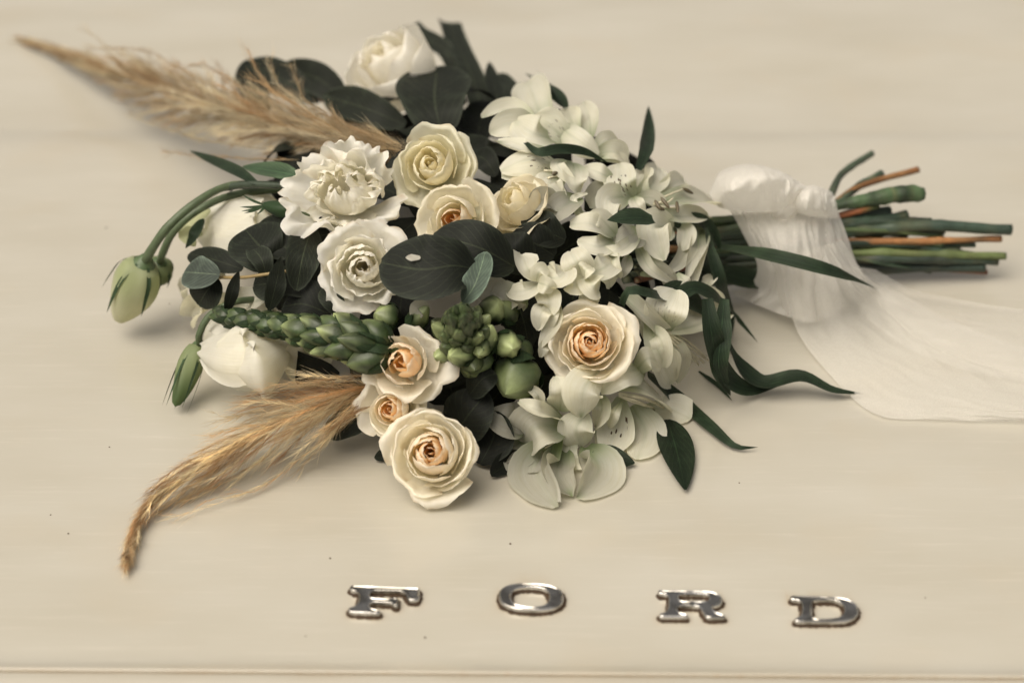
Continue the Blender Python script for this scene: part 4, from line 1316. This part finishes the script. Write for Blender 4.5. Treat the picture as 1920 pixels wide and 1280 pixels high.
# ------------------------------------------------------------------ pampas grass plumes
def plume(label, stem, halfw, nb, nh, seed, blen, extra=(), flat=1.0, tone=1.0, tipthin=1.0):
    rnd = random.Random(seed)
    o = thing('pampas_plume', label, 'pampas grass', stem[0], 'tan pampas grass plumes in the bouquet')
    tube('stalk', stem, lambda t: 0.0016*(1-0.8*t), M_FIBRE, o, (0.42, 0.27, 0.13), 30, 6)
    C = catmull(stem, 100)
    L = sum((C[i+1]-C[i]).length for i in range(100))
    vs, fs, cs = [], [], []
    def strand(P, w0, col):
        base = len(vs)
        n = len(P)
        for i, p in enumerate(P):
            tg = (P[min(i+1, n-1)]-P[max(i-1, 0)])
            if tg.length < 1e-9:
                tg = V((1, 0, 0))
            tg.normalize()
            a = tg.cross(V((0.1, 0.3, 1))).normalized()
            b = tg.cross(a)
            w_ = w0*(1-0.85*i/(n-1))
            for k in range(3):
                th = k*2.0944
                vs.append(p+a*(math.cos(th)*w_)+b*(math.sin(th)*w_))
                cs.append((*col, 0))
        for i in range(n-1):
            for k in range(3):
                a0 = base+i*3+k
                b0 = base+i*3+(k+1) % 3
                fs.append((a0, b0, b0+3, a0+3))
    tans = [(0.66, 0.52, 0.33), (0.75, 0.63, 0.43), (0.56, 0.41, 0.235), (0.84, 0.73, 0.54), (0.60, 0.40, 0.21), (0.40, 0.23, 0.11)]
    def branch(P, nh_, hl, spread):
        n = len(P)
        col = rnd.choice(tans)
        kk = tone*rnd.uniform(0.68, 1.2)
        col = (col[0]*kk*0.98, col[1]*kk*1.02, col[2]*kk*1.02)
        strand(P, 0.00014, col)
        for h in range(nh_):
            f = rnd.uniform(0.05, 1)*(n-1.001)
            i = int(f)
            p = P[i].lerp(P[i+1], f-i)
            tg = (P[i+1]-P[i]).normalized()
            rv = V((rnd.gauss(0, 1), rnd.gauss(0, 1), rnd.gauss(0, 1)*flat))
            rv = rv-tg*rv.dot(tg)
            rv.normalize()
            l = hl*rnd.uniform(0.5, 1.3)
            d1 = (tg+rv*rnd.uniform(0.1, spread)).normalized()
            d2 = (tg+rv*rnd.uniform(-0.1, spread*1.3)).normalized()
            q1 = p+d1*l*0.5
            q2 = q1+d2*l*0.5
            kk = rnd.uniform(0.9, 1.35)
            cc = tuple(c*kk for c in col)
            pts_ = [p, q1, q2]
            for q in pts_:
                if q.z < 0.001:
                    q.z = 0.001+rnd.random()*0.001
            strand(pts_, 0.000085, cc)
    for b in range(nb):
        u = rnd.random()**tipthin*0.93
        i = int(u*100)
        p0 = C[i]
        ln = blen*(0.6+0.5*rnd.random())*(1-0.35*u)
        ln = min(ln, (1-u)*L*rnd.uniform(0.45, 1.04))
        tgt = min(1.0, u+ln/L)
        tg = (C[min(i+1, 100)]-C[max(i-1, 0)]).normalized()
        rv = V((rnd.gauss(0, 1), rnd.gauss(0, 1), rnd.gauss(0, 1)*flat))
        rv = (rv-tg*rv.dot(tg)).normalized()
        rad = rnd.random()**0.5
        P = []
        ph = rnd.random()*9
        for k in range(8):
            f = k/7
            uu = min(100, i+(tgt*100-i)*f)
            j = int(min(99, uu))
            q = C[j].lerp(C[j+1], uu-j)
            over = max(0, u+ln/L*f-1.0)*L
            tge = (C[100]-C[96]).normalized()
            q = q+tge*over*0.7
            hwid = halfw(min(1, u+ln/L*f*0.6))*PX*rad*1.25
            q = q+rv*hwid*(f**0.7)+V((nz(f*2+ph, ph), nz(f*2, ph+5), nz(f*2+3, ph)*flat))*0.003*f
            q.z = max(q.z, 0.0015)
            P.append(q)
        branch(P, nh, 0.013*(1-0.6*u), 0.5)
    for ex in extra:
        P = catmull(ex, 9)
        if ex[0].z < 0.013:
            branch(P, int(nh*0.7), 0.0045, 0.3)
            continue
        branch(P, int(nh*0.9), 0.010, 0.35)
        for _ in range(2):
            P2 = [q+V((rnd.gauss(0, 1), rnd.gauss(0, 1), rnd.gauss(0, 1)))*0.0018*(i/9) for i, q in enumerate(P)]
            branch(P2, int(nh*0.7), 0.009, 0.35)
    link('fluff', vs, fs, M_FIBRE, o, cs, kind='stuff')
    return o

st1 = [W(880,330,0.082), W(745,288,0.095), W(640,262,0.098), W(500,226,0.078), W(360,186,0.050), W(220,138,0.026), W(110,98,0.015), W(25,70,0.007)]
def table(pairs):
    def f(u):
        for (a, x), (b, y) in zip(pairs, pairs[1:]):
            if u <= b:
                return x+(y-x)*(u-a)/(b-a)
        return pairs[-1][1]
    return f
hw1 = table([(0, 20), (0.15, 38), (0.28, 56), (0.42, 70), (0.55, 68), (0.66, 50), (0.76, 24), (0.88, 9), (1, 2)])
ex1 = [[W(420,190,0.085), W(320,140,0.080), W(210,95,0.075), W(152,47,0.072)],
       [W(430,180,0.088), W(340,130,0.084), W(270,95,0.08), W(165,92,0.07)],
       [W(560,200,0.105), W(510,170,0.110), W(480,130,0.110), W(460,88,0.112)],
       [W(590,210,0.105), W(545,180,0.110), W(515,150,0.112), W(500,108,0.112)],
       [W(620,215,0.105), W(575,190,0.112), W(560,160,0.113), W(545,125,0.113)],
       [W(520,190,0.100), W(450,160,0.095), W(390,125,0.092), W(358,122,0.09)],
       [W(500,280,0.082), W(380,262,0.072), W(290,235,0.06), W(235,215,0.052)],
       [W(560,300,0.085), W(470,298,0.075), W(380,292,0.065), W(310,283,0.055)],
       [W(640,250,0.11), W(560,200,0.118), W(505,165,0.12), W(470,140,0.12)],
       [W(330,190,0.055), W(230,140,0.035), W(150,110,0.02), W(70,82,0.012)],
       [W(300,165,0.045), W(190,122,0.025), W(100,92,0.014), W(22,70,0.008)],
       [W(280,160,0.040), W(180,122,0.022), W(110,100,0.014), W(40,76,0.008)]]
plume('large feathery tan pampas plume sweeping to the upper left', st1, hw1, 640, 90, 41, 0.062, ex1, tone=0.92)
st2 = [W(715,720,0.034), W(620,752,0.032), W(520,795,0.026), W(420,850,0.017), W(330,905,0.010), W(270,960,0.006), W(243,1020,0.004), W(234,1072,0.003)]
hw2 = table([(0, 34), (0.12, 54), (0.3, 58), (0.45, 46), (0.6, 24), (0.72, 12), (0.85, 6), (1, 3)])
ex2 = [[W(330,905,0.010), W(285,950,0.006), W(250,1010,0.004), W(236,1075,0.002)],
       [W(345,900,0.010), W(275,965,0.006), W(252,1030,0.003), W(240,1066,0.002)],
       [W(360,890,0.012), W(290,930,0.007), W(248,995,0.004), W(228,1050,0.002)],
       [W(640,800,0.02), W(560,860,0.008), W(480,915,0.004), W(310,975,0.003)],
       [W(560,770,0.03), W(520,775,0.03), W(470,772,0.03), W(405,790,0.03)],
       [W(560,800,0.02), W(480,870,0.006), W(420,905,0.004), W(350,940,0.004)],
       [W(690,765,0.03), W(640,800,0.025), W(600,840,0.012), W(560,880,0.004)],
       [W(740,722,0.04), W(690,706,0.042), W(640,706,0.042), W(590,716,0.04)],
       [W(700,760,0.034), W(668,772,0.034), W(640,790,0.03), W(612,812,0.022)],
       [W(440,830,0.02), W(350,880,0.014), W(290,930,0.01), W(258,975,0.006)]]
plume('smaller drooping tan pampas plume lying on the bonnet at lower left', st2, hw2, 150, 70, 42, 0.050, ex2, flat=0.6, tone=1.2, tipthin=1.5)

# ------------------------------------------------------------------ cut stems through the ribbon
GT = 'cut stem ends right of the ribbon'
def bz(by):      # height of the bundle's visible face at the binding
    return 0.050-0.042*((by-395)/130)
STEMS = [
 ('thin green cut stem angled highest up the back', (1634,288,40), 402, 6.0, (0.06,0.085,0.05), 0.1),
 ('short green cut stem just under the highest angled one', (1652,326,42), 412, 6.5, (0.05,0.075,0.045), 0.1),
 ('orange-brown twig angled up right', (1721,318,44), 412, 5.5, (0.22,0.10,0.035), 0.15),
 ('short twig, orange red then green, below the broad cut stem', (1646,386,46), 415, 5.0, (0.28,0.09,0.03), 0.2),
 ('longest thick green stem with a knot, reaching farthest right', (1896,431,30), 440, 9.0, (0.035,0.062,0.042), 0.12),
 ('straight orange-brown twig just under the longest green stem', (1877,448,24), 452, 5.5, (0.24,0.11,0.04), 0.12),
 ('green stem under the straight orange-brown twig, cut short', (1768,458,24), 462, 7.0, (0.04,0.07,0.035), 0.2),
 ('knobbly yellow-green stem with a small round end', (1886,481,16), 472, 5.5, (0.10,0.13,0.045), 0.35),
 ('dark green stem below the knobbly yellow-green one', (1870,490,12), 485, 7.5, (0.028,0.045,0.03), 0.15),
 ('thick dark stem low in the bundle, ending behind a red-brown one', (1846,502,9), 497, 8.0, (0.022,0.036,0.026), 0.15),
 ('red-brown twig lowest in the bundle', (1850,510,5), 512, 5.0, (0.17,0.055,0.022), 0.15),
 ('short dark green stem lying lowest at the back of the ribbon', (1720,500,8), 508, 9.0, (0.025,0.042,0.03), 0.15),
 ('olive stem partly hidden under the longest green one', (1700,438,26), 430, 8.0, (0.045,0.07,0.035), 0.2),
 ('dark stem filling the gap below the broad green stem, nearest the ribbon', (1700,404,38), 424, 9.0, (0.03,0.052,0.032), 0.15),
 ('short grey-green stem just above the longest green stem', (1745,416,34), 430, 7.0, (0.04,0.06,0.04), 0.15),
 ('stubby dark stem between the broad green stem and the longest one', (1668,396,40), 418, 8.0, (0.022,0.038,0.025), 0.15),
 ('shaded green stem in the middle of the bundle', (1800,474,18), 478, 8.0, (0.028,0.05,0.032), 0.15),
]
rs = random.Random(12)
for k in range(11):
    ey = rs.uniform(405, 512)
    lab_, c_ = rs.choice([('thin green stem, cut short, packed in the middle of the bundle', (0.03,0.05,0.03)), ('very dark thin stem, cut short, packed in the middle of the bundle', (0.02,0.035,0.022)),
                          ('thin red-brown twig, cut short, packed in the middle of the bundle', (0.16,0.07,0.03)), ('thin olive stem, cut short, packed in the middle of the bundle', (0.07,0.10,0.04))])
    STEMS.append((lab_, (rs.uniform(1640, 1830), ey, max(5, 36-(ey-405)*0.28)), rs.uniform(415, 515), rs.uniform(3, 5.5), c_, 0.3))
for i, (lab, e, by, r, col, bp) in enumerate(STEMS):
    rr = r*PX*1.2
    b = W(1470, by, max(bz(by), rr))
    b2 = W(1545, by+(e[1]-by)*0.18, max(bz(by)*0.95, rr))
    e3 = W(e[0], e[1], max(e[2]/1000, rr*1.05))
    a = W(1180+random.uniform(-40, 40), 420+(by-395)*0.9, 0.055)
    a2 = W(1340, by*0.55+470*0.45, max(0.045-(by-395)*0.0002, 0.012))
    o = thing('cut_stem', lab, 'flower stem', a, GT)
    orange = 'orange red' in lab
    def cf2(t, col=col, orange=orange):
        if orange:
            return mix(col, (0.10, 0.13, 0.05), sm(0.90, 0.97, t))
        return col
    tube('stem', [a, a2, b, b2, (b2+e3)*0.5+V((random.uniform(-0.008, 0.008), random.uniform(-0.0028, 0.0028), random.uniform(-0.0005, 0.003))), e3], lambda t, rr=rr, lab=lab: rr*(1+(0.35*math.exp(-((t-0.72)/0.018)**2) if 'knot' in lab or 'knob' in lab else 0)+(0.3*math.exp(-((t-0.86)/0.012)**2) if 'knob' in lab else 0)),
         M_STEM, o, cf2, 90, 10, bumpy=bp+0.12)
# broad, flat cut stem
o = thing('cut_stem', 'broad bright green flattened stem with ragged lower edge', 'flower stem', W(1560, 390, 0.05), GT)
tube('stem', [W(1480,408,0.045), W(1560,388,0.050), W(1640,372,0.052), W(1690,364,0.052), W(1730,364,0.050)],
     lambda t: PX*(8+9*sm(0.2, 0.85, t)-4*sm(0.93, 1, t)), M_STEM, o, (0.05, 0.085, 0.038), 50, 14, bumpy=0.22)
# stems in front of the wrap on the left
o = thing('green_stems_bunch', 'dark green stems gathered just left of the ribbon', 'flower stem', W(1330, 470, 0.03), GT)
for i in range(9):
    y = 412+i*14
    z = max(0.006, 0.046-0.0046*i)
    tube('stem', [W(1200+random.uniform(-30, 20), 430+i*10, z+0.01), W(1320, y+4, z), W(1440, y-4, z+0.002)], 0.0028, M_STEM, o,
         mix((0.028, 0.048, 0.03), (0.06, 0.085, 0.04), random.random()), 14, 8, bumpy=0.1)
addleaf(o, [(1440,530,14),(1380,520,22),(1310,500,30)], 50, dict(g=True, n=(0,0.6,1), k='lance', tone=0.7))
o.name = 'stem_bunch'

# ------------------------------------------------------------------ chiffon ribbon
RB = thing('ribbon', 'sheer white chiffon ribbon knotted round the stems, its tail spread over the bonnet', 'ribbon', W(1480, 500, 0.0))
def cloth(name, rows, nu, nv, mat, wr=0.0015, fr=(3, 9), seed=0.0):
    """rows of control points (px, py, mm height), smoothed both ways, with folds running down the rows"""
    G = [[W(a, b, c/1000) for a, b, c in r] for r in rows]
    H = [catmull(r, nv) for r in G]
    cols_ = [catmull([H[i][j] for i in range(len(H))], nu) for j in range(nv+1)]
    vs = []
    for i in range(nu+1):
        for j in range(nv+1):
            p = cols_[j][i]
            a, b = i/nu, j/nv
            f = 0.9-2.6*abs(nz(a*fr[0]+seed, b*fr[1]+seed+a*1.5, seed))+0.9*(0.5-2*abs(nz(a*fr[0]*2+seed, b*fr[1]*2.3, seed+4)))+0.5*nz(a*2, b*2, seed)
            q = p-FW*(wr*f)
            q.z = max(q.z, 0.0006+0.0006*(f+1))
            vs.append(q)
    return link(name, vs, gridfaces(nu, nv), mat, RB)
cloth('wrap', [
 [(1362,384,48),(1425,392,56),(1475,392,60),(1520,368,58),(1556,360,50)],
 [(1392,438,46),(1440,440,56),(1490,442,57),(1540,430,54),(1582,425,46)],
 [(1420,500,30),(1455,502,40),(1500,504,42),(1552,498,38),(1604,488,28)],
 [(1404,536,12),(1450,548,20),(1505,556,24),(1565,548,22),(1618,518,16)],
 [(1368,548,4),(1440,580,8),(1505,600,10),(1560,590,8),(1600,560,6)]], 80, 110, M_CHIF, 0.0016, (1.8, 9), 3.1)
cloth('wrap', [
 [(1380,382,54),(1440,384,60),(1500,380,62),(1545,366,56)],
 [(1410,440,50),(1450,446,60),(1510,446,60),(1560,430,52)],
 [(1440,510,30),(1475,512,44),(1525,512,42),(1575,500,34)],
 [(1450,560,10),(1490,600,16),(1540,600,14),(1600,560,10)]], 40, 50, M_SHEER, 0.003, (1.5, 7), 8.4)
cloth('tail', [
 [(1478,470,50),(1510,470,52),(1545,460,50),(1580,450,46)],
 [(1488,540,28),(1530,540,34),(1575,535,34),(1625,520,24)],
 [(1490,610,8),(1560,610,16),(1620,590,16),(1690,552,8)],
 [(1545,690,3),(1620,670,8),(1700,640,8),(1780,600,3)],
 [(1640,775,2),(1710,740,6),(1790,700,7),(1880,640,2)],
 [(1760,786,2),(1820,770,5),(1890,740,6),(1960,660,2)],
 [(1900,790,2),(1950,780,5),(2010,760,5),(2080,690,2)]], 120, 100, M_TAIL, 0.0011, (4, 5), 1.7)
cloth('tail', [
 [(1560,500,30),(1600,500,34),(1640,505,24)],
 [(1600,560,14),(1680,560,14),(1720,545,6)],
 [(1680,640,6),(1780,610,10),(1850,570,3)],
 [(1800,690,4),(1880,650,8),(1960,590,2)],
 [(1940,720,3),(2000,690,6),(2080,640,2)]], 80, 60, M_SHEER, 0.0011, (4, 4), 5.5)
# crumpled bow
cloth('bow_loop', [
 [(1338,352,44),(1350,322,54),(1400,308,60),(1455,318,60),(1505,345,56)],
 [(1330,362,60),(1352,332,80),(1405,316,92),(1462,326,88),(1510,352,72)],
 [(1340,378,64),(1365,358,86),(1415,346,92),(1462,350,88),(1505,368,72)],
 [(1350,390,56),(1385,388,68),(1425,390,70),(1462,394,68),(1495,392,62)],
 [(1360,392,44),(1390,396,52),(1428,398,56),(1465,398,58),(1490,394,56)]], 100, 120, M_CHIF, 0.0022, (4.5, 7), 2.3)
cloth('bow_loop', [
 [(1480,372,56),(1500,352,66),(1530,348,66),(1560,360,56)],
 [(1482,386,66),(1505,362,80),(1535,358,78),(1566,376,62)],
 [(1486,398,62),(1510,392,74),(1540,392,70),(1572,398,56)],
 [(1488,402,56),(1515,406,60),(1545,408,58),(1570,410,50)]], 80, 80, M_CHIF, 0.0018, (3.5, 6), 6.3)
a, b = W(1448, 384, 0.066), W(1496, 392, 0.068)
spindle('knot', a, b, lambda t: 0.0082*max(0.25, math.sin(math.pi*t))**0.6, M_CHIF, RB, lambda t, th: (0.8, 0.8, 0.75), 16, 24, lobes=7, twist=1.5, lobe_amp=0.28)
